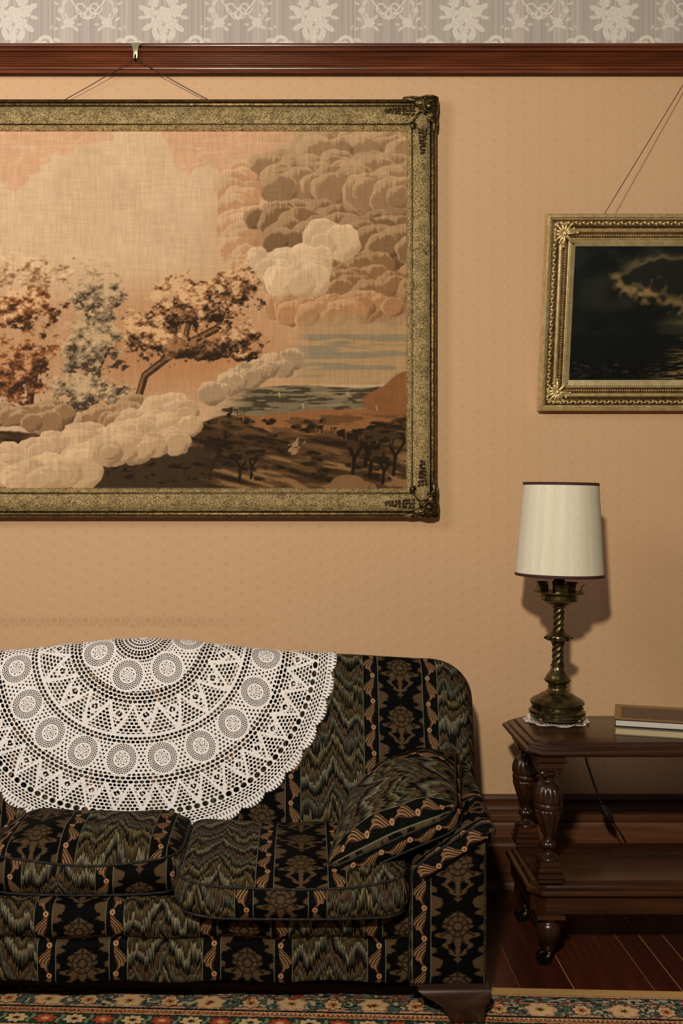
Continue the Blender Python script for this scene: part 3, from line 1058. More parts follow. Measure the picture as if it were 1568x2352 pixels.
# hanging hook over the rail and its wire (plate, bent top, tip)
def rail_hook(px, label, group):
    Y = WALL - 0.036
    r = thing('picture_hook', (xat(px, Y), WALL - 0.036, zat(135, Y)), label, 'hook', group)
    x = xat(px, Y); k = Y / F
    yw = WALL - 0.034
    prof = [(98, 14.0), (100, 14.5), (102, 12.0), (105, 9.0), (110, 7.0), (118, 5.6), (126, 5.0), (131, 5.5), (134, 4.5)]
    V = []
    for (py, w) in prof:
        bow = 0.004 * math.sin((py - 98) / 36 * PI)
        for s in (-1, -.5, 0, .5, 1):
            V.append((x + s * w * k, yw - 0.001 - bow - 0.0015 * (1 - s * s), zat(py, Y)))
    n = len(V)
    V += [(a, b + 0.0022, c) for a, b, c in V]
    Fc = [tuple(q) for q in grid_faces(5, len(prof))]
    Fc2 = [tuple(n + i for i in reversed(q)) for q in Fc]
    rim = []
    for j in range(len(prof) - 1):
        rim += [(j * 5, n + j * 5, n + j * 5 + 5, j * 5 + 5), (j * 5 + 4, j * 5 + 9, n + j * 5 + 9, n + j * 5 + 4)]
    mesh_obj('hook_plate', V, Fc + Fc2 + rim, M['hookbrass'], r)
    v, f = tube([(x, yw - 0.002, zat(101, Y)), (x, yw + 0.010, zat(97, Y)), (x, yw + 0.022, zat(97.5, Y)), (x, yw + 0.027, zat(100, Y))], 0.004, 8)
    mesh_obj('hook_top', v, f, M['hookbrass'], r)
    v, f = tube([(x, yw - 0.003, zat(126, Y)), (x, yw - 0.009, zat(132, Y)), (x, yw - 0.011, zat(136, Y)), (x, yw - 0.007, zat(139, Y)), (x, yw - 0.003, zat(136, Y))], 0.003, 8)
    mesh_obj('hook_tip', v, f, M['brassdark'], r)
    return (x, yw - 0.007, zat(135, Y))


def sag(a, b, n=10, s=0.004):
    a = np.array(a); b = np.array(b)
    return [a + (b - a) * t - np.array((0, 0, s * 4 * t * (1 - t))) for t in np.linspace(0, 1, n)]


hk = rail_hook(311, 'small flared brass hook on the picture rail above the tapestry', 'picture rail hooks')
for px in (145, 482):
    e = (xat(px, WALL - .02), WALL - 0.022, tz1 + 0.001)
    v, f = tube(sag(hk, e, 8, 0.003), 0.0014, 6)
    mesh_obj('hanging_wire', v, f, M['wire'], tap)

# --- the small night seascape, hung so that it leans forward
sx0, sx1 = 0.797, 1.83
sz0, sz1 = 1.636, 1.636 + 0.653
yb = WALL - 0.006
sea_r = thing('seascape_painting', ((sx0 + sx1) / 2, yb, sz0), 'dark moonlit seascape painting in a carved pale gold frame above the lamp', 'picture')
rails = frame_rails(sea_r, sx0, sx1, sz0, sz1, yb, [(0, 0), (0, .024), (.002, .030), (.006, .0335), (.011, .0335), (.015, .030), (.016, .028), (.019, .0275), (.0205, .024)], M['gilt'])
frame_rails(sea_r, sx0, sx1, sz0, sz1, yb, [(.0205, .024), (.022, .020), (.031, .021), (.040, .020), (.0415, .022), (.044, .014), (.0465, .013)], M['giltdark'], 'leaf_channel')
frame_rails(sea_r, sx0, sx1, sz0, sz1, yb, [(.0465, .013), (.048, .019), (.053, .0225), (.058, .021), (.061, .014)], M['gilt'], 'round_fillet')
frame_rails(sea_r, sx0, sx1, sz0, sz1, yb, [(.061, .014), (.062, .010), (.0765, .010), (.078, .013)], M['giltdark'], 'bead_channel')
frame_rails(sea_r, sx0, sx1, sz0, sz1, yb, [(.078, .013), (.079, .016), (.082, .0165), (.084, .013), (.086, .012)], M['gilt'], 'inner_fillet')
liners = frame_rails(sea_r, sx0, sx1, sz0, sz1, yb, [(.0855, .012), (.087, .0125), (.100, .0085), (.104, .007), (.1045, .004)], M['giltflat'], 'liner')
for r_, side in zip(rails, ('top', 'right', 'bottom', 'left')):
    i = .031; j = .0695
    def seg_pts(i, step):
        a, b = {'top': ((sx0 + i, sz1 - i), (sx1 - i, sz1 - i)), 'right': ((sx1 - i, sz1 - i), (sx1 - i, sz0 + i)), 'bottom': ((sx1 - i, sz0 + i), (sx0 + i, sz0 + i)), 'left': ((sx0 + i, sz0 + i), (sx0 + i, sz1 - i))}[side]
        L = math.hypot(b[0] - a[0], b[1] - a[1]); n = int(L / step)
        an = math.atan2(b[1] - a[1], b[0] - a[0])
        return [(a[0] + (b[0] - a[0]) * (k + .5) / n, a[1] + (b[1] - a[1]) * (k + .5) / n, an, k) for k in range(n)]
    L = []
    for (x, z, an, k) in seg_pts(i, 0.0125):
        s = 1 if k % 2 else -1
        L.append(ellipsoid((x, yb - .0225, z), (.0090, .0042, .0030), 8, 4, rot('Y', -an + s * .55)))
        dx, dz = -math.sin(an) * s * .005, math.cos(an) * s * .005
        L.append(ellipsoid((x + dx, yb - .0225, z + dz), (.0030, .0036, .0024), 6, 4))
    v, f = join(L)
    tag(mesh_obj('carved_leaf_band', v, f, M['gilt'], r_), kind='stuff')
    L = [ellipsoid((x, yb - .0115, z), (.0030, .0034, .0030), 6, 4) for (x, z, an, k) in seg_pts(j, 0.0082)]
    v, f = join(L)
    tag(mesh_obj('bead_row', v, f, M['gilt'], r_), kind='stuff')
for (cx, cz, sx, sz) in ((sx0, sz1, -1, 1), (sx0, sz0, -1, -1), (sx1, sz1, 1, 1), (sx1, sz0, 1, -1)):
    L = []
    qx, qz = cx - sx * .064, cz - sz * .064
    base = math.atan2(-sz, -sx)
    for k, a in enumerate(np.linspace(-2.3, 2.3, 11)):
        an = base + PI + a
        ln = .034 if abs(a) < 1.9 else .042
        L.append(ellipsoid((qx + math.cos(an) * ln * .5, yb - .020, qz + math.sin(an) * ln * .5), (ln * .55, .006, .0052), 8, 5, rot('Y', -an)))
        L.append(ellipsoid((qx + math.cos(an) * ln, yb - .022, qz + math.sin(an) * ln), (.005, .005, .005), 6, 4))
    an = base
    L.append(ellipsoid((qx + math.cos(an) * .02, yb - .017, qz + math.sin(an) * .02), (.028, .006, .006), 8, 5, rot('Y', -an)))
    L.append(ellipsoid((qx, yb - .023, qz), (.008, .007, .008), 8, 5))
    v, f = join(L)
    mesh_obj('corner_leaf', v, f, M['gilt'], sea_r)
# the painted canvas
ci = .104
cw, ch = (sx1 - sx0 - 2 * ci), (sz1 - sz0 - 2 * ci)
nx, ny = 330, 190
GX, GY = np.meshgrid(np.linspace(0, cw * 700, nx), np.linspace(0, ch * 700, ny))     # ~ photo pixels from the canvas' top left
Wd, Hd = cw * 700, ch * 700
img = np.ones(GX.shape + (3,)) * C(15, 19, 17)
n1 = fbm(GX / 60, GY / 45, 91, 5); n2 = fbm(GX / 22, GY / 18, 92, 4)
hor = Hd * .66
sky = GY < hor
gl = np.exp(-((GX - 290) / 170) ** 2 - ((GY - 120) / 95) ** 2)
over(img, sstep(.35, .75, n1) * .55 * sky, C(34, 38, 33))
over(img, np.clip(gl * 1.0, 0, 1) * sstep(.30, .70, n1) * sky * .9, C(66, 62, 46))


def field(L, sd):
    U = np.full(GX.shape, -9.0)
    nn = fbm(GX / 16, GY / 12, sd, 3)
    for (x, y, r) in L:
        U = np.maximum(U, (r - np.hypot(GX - x, (GY - y) * 1.1)) / 10.0)
    return U + (nn - .5) * 1.5 + (n1 - .5) * 1.2


lit = field(((100, 72, 15), (108, 88, 14), (124, 102, 15), (142, 104, 13), (158, 112, 12), (182, 112, 24), (172, 124, 16), (200, 124, 15), (228, 132, 18), (244, 138, 22), (262, 148, 22), (300, 140, 30), (350, 130, 34), (400, 140, 30)), 201)
drk = field(((150, 66, 24), (128, 76, 16), (170, 80, 20), (182, 58, 26), (205, 46, 22), (235, 60, 36), (275, 58, 40), (240, 92, 28), (200, 88, 24), (290, 96, 30)), 202)
halo = np.exp(-(np.clip(-drk, 0, 9) / 1.1) ** 2) * np.exp(-((GX - 190) / 130) ** 2)
over(img, halo * .55, C(118, 104, 70))
g_ = sstep(-.6, 1.0, lit)
top = sstep(.2, 1.3, -(np.roll(lit, 5, 0) - lit) * .7 - .35 * lit + 1.05 + (n2 - .5) * 1.6)
over(img, g_ * .85, C(36, 35, 27))
over(img, g_ * top * .9 * np.exp(-((GX - 215) / 150) ** 2), C(158, 128, 82))
over(img, sstep(-.4, .7, drk) * .93, C(20, 23, 20))
over(img, np.exp(-((GY - 158 - (n1 - .5) * 60) / 30) ** 2) * (1 - np.exp(-((GX - 280) / 60) ** 2) * .6) * .9, C(18, 20, 17))
over(img, np.exp(-((GX - 330) / 26) ** 2 - ((GY - 96) / 24) ** 2), C(212, 196, 150))
over(img, np.exp(-((GY - 176) / 6) ** 2) * np.exp(-((GX - 300) / 60) ** 2) * .6, C(110, 98, 66))
seam = sstep(-9, 9, GY - hor)
over(img, seam * .9, C(17, 18, 15))
rip = fbm(GX / 40, GY / 2.5, 95, 3)
path = np.exp(-((GX - 296) / (20 + (GY - hor).clip(0) * .42)) ** 2)
over(img, seam * path * sstep(.42, .6, rip), C(150, 126, 80))
over(img, seam * (GY > Hd * .86) * sstep(.62, .7, fbm(GX / 14, GY / 5, 97, 3)) * .5, C(60, 60, 52))
over(img, seam * (GY > Hd * .84) * sstep(.5, .6, n2) * .6, C(9, 10, 9))
xs = sx0 + ci + GX / 700; zs = sz1 - ci - GY / 700
V = np.stack([xs, np.full(GX.shape, yb - .0045), zs], -1).reshape(-1, 3)
o = mesh_obj('painted_canvas', V, grid_faces(nx, ny)[:, ::-1], M['oil'], sea_r)
set_colors(o, img.reshape(-1, 3))
v, f = box(sx0 + .05, sx1 - .05, yb - .004, yb - .0005, sz0 + .05, sz1 - .05)
mesh_obj('backing_board', v, f, M['sofafoot'], sea_r, smooth=False)
LEAN = math.radians(11.0)
# cord: measured where it meets the leaning top edge, brought back to the upright pose
hk2 = rail_hook(1604, 'small flared brass hook on the picture rail above the seascape', 'picture rail hooks')
Ri = np.array(Matrix.Rotation(-LEAN, 3, 'X'))
for s in (-1, 1):
    top = np.array(((sx0 + sx1) / 2 + s * 0.325, yb - .012, sz1 - .004))
    a = Ri @ (np.array(hk2) - np.array(sea_r.location)) + np.array(sea_r.location)
    v, f = tube(sag(a, top, 12, 0.0), 0.0013, 6)
    mesh_obj('hanging_cord', v, f, M['wire'], sea_r)
sea_r.rotation_euler = (LEAN, 0, 0)

# ------------------------------------------------------------------ sofa
SXC = -0.512                       # middle of the sofa
BXR = 0.529                        # right end of the back
BXL = 2 * SXC - BXR
RIDGE_Y, ROLL = 3.310, 0.075
PH1 = math.radians(72)


def ridge_z(X):
    d = np.abs(np.asarray(X, float) - SXC)
    return 0.8390 + 0.048 * np.exp(-(d / 0.34) ** 2) - 0.014 * sstep(0.60, 0.95, d)


def back_point(X, s):
    """point on the sofa back: s = arc length from the ridge, + to the front, - to the rear"""
    X = np.asarray(X, float); s = np.asarray(s, float)
    zt = ridge_z(X)
    ph = s / ROLL
    p1, p2 = PH1, math.radians(96)
    pc = np.clip(ph, -p2, p1)
    y = RIDGE_Y - ROLL * np.sin(pc)
    z = zt - ROLL + ROLL * np.cos(pc)
    ex = np.maximum(s - p1 * ROLL, 0)
    y = y - ex * math.cos(p1); z = z - ex * math.sin(p1)
    ex2 = np.maximum(-s - p2 * ROLL, 0)
    y = y - ex2 * math.cos(p2) * -1.0 * -1.0; z = z - ex2 * math.sin(p2)
    ny = -np.sin(pc); nz = np.cos(pc)
    return X, y, z, ny, nz


sofa = thing('sofa', (SXC, 2.95, 0.008), 'dark sofa in flame-stitch and damask striped upholstery under the tapestry', 'sofa')
# --- back: grid over x and arc length, rounded at both ends
cr = 0.135
nxs = 120
a = np.linspace(-1, 1, nxs)
half = BXR - SXC
er = 0.05
core = np.linspace(-half + er, half - er, nxs - 24)
endp = er * np.sin(np.linspace(0, PI / 2, 13))[1:]
xs = np.r_[-half + er - endp[::-1], core, half - er + endp] + SXC
thick = np.r_[np.cos(np.linspace(0, PI / 2, 13))[1:][::-1], np.ones(len(core)), np.cos(np.linspace(0, PI / 2, 13))[1:]]
ss = np.r_[np.linspace(0.64, 0.12, 26), np.linspace(0.11, -0.13, 22), np.linspace(-0.16, -0.80, 10)]
V, UV = [], []
for s in ss:
    x, y, z, nyy, nzz = back_point(xs, np.full(len(xs), s))
    # round the top corners
    dd = np.clip(np.abs(xs - SXC) - (half - cr), 0, cr)
    drop = cr - np.sqrt(np.maximum(cr * cr - dd * dd, 0))
    hfrac = sstep(0.25, 0.80, z)
    z2 = z - drop * sstep(0.50, 0.86, z)
    ymid = 3.320
    y2 = ymid + (y - ymid) * (0.15 + 0.85 * thick)
    belly = 0.012 * np.sin(np.clip((s - 0.1) / 0.5, 0, 1) * PI)
    y2 = y2 - belly * thick
    V.append(np.stack([xs, y2, np.maximum(z2, 0.10)], 1))
    UV.append(np.stack([xs - 0.294, np.full(len(xs), -s)], 1))
V = np.concatenate(V); UV = np.concatenate(UV)
mesh_obj('backrest', V, grid_faces(len(xs), len(ss)), M['fabric'], sofa, UV)

# --- arms
def sofa_arm(mirror):
    Yf, Yb = 2.665, 3.37
    pts = [(0.266, 0.096), (0.266, 0.20), (0.268, 0.30), (0.272, 0.372), (0.284, 0.397), (0.320, 0.424), (0.370, 0.457), (0.415, 0.487), (0.445, 0.504), (0.466, 0.508), (0.480, 0.500), (0.484, 0.486), (0.477, 0.470), (0.464, 0.458), (0.459, 0.44), (0.459, 0.30), (0.459, 0.096)]
    sec = fine(pts, 4)
    S = np.array(sec)
    arc = np.r_[0, np.cumsum(np.linalg.norm(np.diff(S, axis=0), axis=1))]
    mx = (lambda x: 2 * SXC - x) if mirror else (lambda x: x)
    V, UV = [], []
    Ys = [Yf, Yf + .004, Yf + .012] + list(np.linspace(Yf + .03, Yb, 16))
    for i, y in enumerate(Ys):
        t = (y - Yf) / (Yb - Yf)
        e = {0: .008, 1: .003, 2: 0.0}.get(i, 0.0)
        for (x, z), q in zip(sec, arc):
            k = sstep(0.33, 0.50, z)
            zz = z + k * (0.050 * t + 0.008 * math.sin(t * 5))
            xx = x + 0.012 * t * k
            cx_, cz_ = 0.37, 0.30
            xx -= e * np.sign(xx - cx_) * (1 if abs(xx - cx_) > .05 else 0); zz -= e * (1 if z > .3 else 0)
            V.append((mx(xx), y, zz)); UV.append((y - 2.76, q))
    n = len(sec)
    fc = grid_faces(n, len(Ys))
    if not mirror: fc = fc[:, ::-1]
    mesh_obj('arm', V, fc, M['fabric'], sofa, np.array(UV))
    # front panel, framed by welting
    P = [p for p in sec]
    Pin = np.array(P); c = np.array((0.37, 0.28))
    ring0 = np.stack([[mx(x) for x, z in P], np.full(n, Yf - .001), [z for x, z in P]], 1)
    V = [ring0]
    UVs = [np.stack([Pin[:, 0] - 0.388, Pin[:, 1]], 1)]
    for k, dy in ((0.90, -.007), (0.6, -.012), (0.25, -.014)):
        q = c + (Pin - c) * k
        V.append(np.stack([[mx(x) for x in q[:, 0]], np.full(n, Yf + dy), q[:, 1]], 1)); UVs.append(np.stack([q[:, 0] - .388, q[:, 1]], 1))
    fc = [tuple(q) for q in grid_faces(n, 4, True)] + [tuple(3 * n + i for i in range(n))]
    if mirror: fc = [tuple(reversed(q)) for q in fc]
    mesh_obj('arm_front_panel', np.concatenate(V), fc, M['fabric'], sofa, np.concatenate(UVs))
    v, f = ring_tube([(mx(x), Yf - .003, z) for x, z in P], 0.0034, 6)
    mesh_obj('piping', v, f, M['piping'], sofa)
    # scroll band that follows the sloping arm top
    seg = [p for p in sec if p[0] < 0.49 and p[1] > 0.385 and p[0] > 0.27][:34]
    seg = [p for i, p in enumerate(seg) if i == 0 or p[0] > seg[i - 1][0]]
    S2 = np.array(seg); al = np.r_[0, np.cumsum(np.linalg.norm(np.diff(S2, axis=0), axis=1))]
    T = np.gradient(S2, axis=0); T /= np.linalg.norm(T, axis=1)[:, None]
    N = np.stack([-T[:, 1], T[:, 0]], 1)
    V, UV = [], []
    for d_, h_ in ((-.002, -.002), (-.006, -.010), (-.018, -.0155), (-.030, -.0175), (-.040, -.0165), (-.044, -.010)):
        q = S2 + N * d_
        V.append(np.stack([[mx(x) for x in q[:, 0]], np.full(len(q), Yf + h_), q[:, 1]], 1))
        UV.append(np.stack([np.full(len(q), .0915 + .022 + d_), al], 1))
    fc = grid_faces(len(S2), 6)
    if not mirror: fc = fc[:, ::-1]
    mesh_obj('arm_scroll_band', np.concatenate(V), fc, M['fabric'], sofa, np.concatenate(UV))
    # bracket foot
    k = 2.655 / F
    poly = [(958, 2263), (1122, 2263), (1126, 2278), (1123, 2290), (1113, 2302), (1110, 2343.5), (1032, 2343.5), (1024, 2322), (1012, 2306), (990, 2292), (965, 2279)]
    pw = [(xat(px, 2.655), zat(py, 2.655)) for px, py in poly]
    pw = [(x, max(z, .0085)) for x, z in pw]
    v, f = prism(pw, 2.635, 2.78, 0.006)
    v[:, 0] = [mx(x) for x in v[:, 0]]
    if mirror: f = [tuple(reversed(q)) for q in f]
    mesh_obj('front_foot', v, f, M['sofafoot'], sofa, smooth=True, sharp=50)
    v, f = box(0.36, 0.42, 3.20, 3.26, 0.001, 0.11, 0.004)
    v[:, 0] = [mx(x) for x in v[:, 0]]
    mesh_obj('rear_foot', v, f if not mirror else [tuple(reversed(q)) for q in f], M['sofafoot'], sofa, smooth=False)


def make_piping():
    m, nt, b = new_mat('piping_cord', 0.7, spec=0.3)
    x, y, z = tex_xyz(nt)
    n = noise(nt, vec(nt, x, y, z), 90, 3, 0.7)
    nt.links.new(cramp(nt, n, [(0.3, (10, 9, 8)), (0.52, (22, 19, 16)), (0.64, (56, 44, 32)), (0.78, (104, 94, 72))]), b.inputs['Base Color'])
    return m


M['piping'] = make_piping()
for mir in (False, True): sofa_arm(mir)

# --- front rails and deck between the arms
x0, x1 = 2 * SXC - 0.268, 0.268
def rail(name, prof, uo, vo):
    v, f, uv = sweep_x(prof, x0, x1, 60)
    uv = np.stack([uv[:, 0] + uo, -uv[:, 1] + vo], 1)
    dz = 0.0035 * np.sin(v[:, 0] * 23) * (v[:, 1] < 2.70)
    v[:, 2] += dz
    return mesh_obj(name, v, f, M['fabric'], sofa, uv)
yf = 2.672
rail('seat_rail', fine([(yf + .06, .296), (yf + .020, .297), (yf + .002, .288), (yf - .010, .258), (yf - .006, .226), (yf + .012, .206), (yf + .03, .200)], 4), 0.576, 0.06)
rail('front_rail', fine([(yf + .03, .208), (yf + .008, .203), (yf - .004, .190), (yf - .006, .15), (yf - .004, .112), (yf + .003, .098), (yf + .03, .096)], 4), 0.5676, 0.02)
v, f = box(x0, x1, 2.74, 3.28, 0.10, 0.283)
mesh_obj('seat_deck', v, f, M['underdeck'] if 'underdeck' in M else M['black'], sofa, smooth=False)

# ------------------------------------------------------------------ seat cushions
def cushion(name, X0, X1, Y0, Y1, zb, ze, crown, label, uo_top, uo_box, vo=0.0, n=7.0, sagf=None, group='seat cushions on the sofa', tilt=0.0):
    cx, cy = (X0 + X1) / 2, (Y0 + Y1) / 2
    ax, ay = (X1 - X0) / 2, (Y1 - Y0) / 2
    root = thing(name, (cx, cy, zb), label, 'cushion', group)
    m = 128
    th = np.linspace(0, 2 * PI, m, endpoint=False) + PI / m
    c, s = np.cos(th), np.sin(th)
    ox = ax * np.sign(c) * np.abs(c) ** (2 / n); oy = ay * np.sign(s) * np.abs(s) ** (2 / n)
    # even out the spacing
    P = np.stack([ox, oy], 1); P2 = np.r_[P, P[:1]]
    L = np.r_[0, np.cumsum(np.linalg.norm(np.diff(P2, axis=0), axis=1))]
    q = np.linspace(0, L[-1], m, endpoint=False)
    ox = np.interp(q, L, P2[:, 0]); oy = np.interp(q, L, P2[:, 1])
    sg = sagf if sagf else (lambda x, y, t: 0 * x)
    def Z(x, y, z):
        t = (z - zb) / (ze - zb)
        return z + sg(x, y, t) + tilt * (y - Y0)
    # top
    V, UV = [], []
    rs = [1.0, .985, .96, .92, .86, .78, .68, .56, .42, .26, .1]
    for r in rs:
        x = cx + ox * r; y = cy + oy * r
        b_ = crown * (1 - r ** 2.6) + .008 * (1 - r ** 14)
        z = Z(x, y, np.full(m, ze)) + b_ + 0.0035 * np.sin(x * 31 + y * 17) * (1 - r ** 4)
        V.append(np.stack([x, y, z], 1)); UV.append(np.stack([x + uo_top, y + vo], 1))
    fc = [tuple(q) for q in grid_faces(m, len(rs), True)] + [tuple((len(rs) - 1) * m + i for i in range(m))]
    mesh_obj('top_panel', np.concatenate(V), fc, M['fabric'], root, np.concatenate(UV))
    # boxing
    V, UV = [], []
    hs = np.linspace(0, 1, 9)
    front = oy < -ay * 0.5
    for h in hs:
        b_ = .014 * math.sin(h * PI)
        x = cx + ox * (1 + b_ / ax); y = cy + oy * (1 + b_ / ay)
        z = Z(x, y, np.full(m, zb + (ze - zb) * h)) + (1 - h) * (.010 * np.cos((x - cx) / ax * 1.4) - .010) * -0.6
        V.append(np.stack([x, y, z], 1))
        u = np.where(np.abs(oy) > ay * .86, x + uo_box, X1 + uo_box + (oy + ay) * np.sign(ox))
        UV.append(np.stack([u, np.full(m, vo + h * (ze - zb))], 1))
    fc = [tuple(q) for q in grid_faces(m, len(hs), True)] + [tuple(reversed(range(m)))]
    mesh_obj('boxing', np.concatenate(V), fc, M['fabric'], root, np.concatenate(UV))
    for h in (0, 1):
        x = cx + ox * 1.004; y = cy + oy * 1.004
        z = Z(x, y, np.full(m, zb + (ze - zb) * h)) + (1 - h) * (.010 * np.cos((x - cx) / ax * 1.4) - .010) * -0.6
        v, f = ring_tube(np.stack([x, y, z], 1), 0.0034, 6)
        mesh_obj('piping', v, f, M['piping'], root)
    return root


cushion('seat_cushion', -0.322, 0.258, 2.605, 3.065, 0.286, 0.366, 0.030, 'striped seat cushion overhanging the front beside the sofa arm', 0.010, 0.060, 0.035, 8.0,
        lambda x, y, t: -0.006 * np.cos((x + 0.03) * 9) * (t > .5) + 0.012 * sstep(0.1, 0.26, x) * t + .008 * sstep(-.2, -.33, x), tilt=0.04)
cushion('seat_cushion', -0.838, -0.328, 2.725, 3.065, 0.300, 0.392, 0.060, 'plump middle seat cushion half covering the hem of the lace', 0.7165, 0.430, 0.09, 6.0,
        lambda x, y, t: -0.010 * np.cos((x + 0.56) * 6.0) * t + .006 * np.sin(x * 14) * t, tilt=0.03)
cushion('seat_cushion', -1.325, -0.850, 2.66, 3.06, 0.286, 0.372, 0.050, 'seat cushion cut off by the picture edge beyond the middle one', 0.45, 0.30, 0.02, 7.0)

# ------------------------------------------------------------------ throw pillow against the arm
def throw_pillow():
    A = np.array(wp(742, 2004, 2.66)); B = np.array(wp(1050, 1868, 2.69)); Cc = np.array(wp(1048, 1708, 3.06)); D = np.array(wp(800, 1838, 3.03))
    root = thing('throw_pillow', tuple((A + B + Cc + D) / 4 - np.array((0, 0, .06))), 'plump striped throw pillow leaning on the sofa arm', 'pillow')
    n = 33
    def surf(s, t):
        return (A * ((1 - s) * (1 - t))[..., None] + B * (s * (1 - t))[..., None] + Cc * (s * t)[..., None] + D * ((1 - s) * t)[..., None])
    N = np.cross(B - A, D - A); N /= np.linalg.norm(N)
    if N[2] < 0: N = -N
    g = np.linspace(0, 1, n)
    g = 0.5 - 0.5 * np.cos(g * PI) * 0.35 + (g - .5) * .65
    g = (g - g[0]) / (g[-1] - g[0])
    S, T = np.meshgrid(g, g)
    # soften the square: edges draw in between the corners
    def warp(S, T):
        a, b = 2 * S - 1, 2 * T - 1
        k = 0.035
        a2 = a * (1 - k * (1 - b * b)) ; b2 = b * (1 - k * (1 - a * a))
        # rounded corners
        r = np.maximum(np.abs(a), np.abs(b)); e = (np.abs(a2) ** 7 + np.abs(b2) ** 7) ** (1 / 7)
        f = np.where(e > 1e-6, r / np.maximum(e, 1e-6), 1); f = np.minimum(f, 1.0)
        return (a2 * f + 1) / 2, (b2 * f + 1) / 2, a, b
    S2, T2, a, b = warp(S, T)
    infl = np.clip(1 - np.abs(a) ** 2.4, 0, 1) ** .75 * np.clip(1 - np.abs(b) ** 2.4, 0, 1) ** .75
    wr = .004 * np.sin(a * 9 + b * 5) * infl + .003 * np.sin(b * 17 - a * 6) * infl
    base = surf(S2, T2)
    hb = 0.030
    top = base + N * (hb * 0 + .108 * infl + wr)[..., None]
    UVt = np.stack([.0615 + .43 * T, .40 * S], -1).reshape(-1, 2)
    mesh_obj('face', top.reshape(-1, 3), grid_faces(n, n), M['fabric'], root, UVt)
    bot = base - N * (.042 + .018 * infl)[..., None]
    mesh_obj('rear_face', bot.reshape(-1, 3), grid_faces(n, n)[:, ::-1], M['fabric'], root, UVt)
    # boxing strip round the edge
    idx = [(0, i) for i in range(n)] + [(j, n - 1) for j in range(1, n)] + [(n - 1, i) for i in range(n - 2, -1, -1)] + [(j, 0) for j in range(n - 2, 0, -1)]
    E0 = np.array([top[j, i] for j, i in idx]); E1 = np.array([bot[j, i] for j, i in idx])
    ctr = (E0.mean(0) + E1.mean(0)) / 2
    L = np.r_[0, np.cumsum(np.linalg.norm(np.diff(E0, axis=0), axis=1))]
    V, UV = [], []
    for h in np.linspace(0, 1, 7):
        p = E0 * (1 - h) + E1 * h
        out = p - ctr; out -= N * (out @ N)[:, None]; out /= np.linalg.norm(out, axis=1)[:, None]
        V.append(p + out * .008 * math.sin(h * PI)); UV.append(np.stack([np.full(len(L), .0915 - .022 + .046 * h), L], 1))
    fc = [tuple(reversed(q)) for q in grid_faces(len(E0), 7, True)]
    mesh_obj('boxing', np.concatenate(V), fc, M['fabric'], root, np.concatenate(UV))
    for Eg in (E0, E1):
        v, f = ring_tube(Eg, 0.0038, 6)
        mesh_obj('piping', v, f, M['piping'], root)


throw_pillow()

# ------------------------------------------------------------------ crochet lace over the sofa back
def hole(a, b, ha, hb):
    return np.sqrt((a / ha) ** 2 + (b / hb) ** 2) - 1.0


def net(rho, th, r0, dr, ncell, fill=.37, fb=.36, k=1.12):
    """rows of staggered holes; < 0 inside a hole"""
    row = np.floor((rho - r0) / dr)
    b = (rho - r0) / dr - row - .5
    a = th * ncell / (2 * PI) + .5 * np.mod(row, 2)
    a = a - np.floor(a) - .5
    return hole(a, b, fill * k, fb * k)


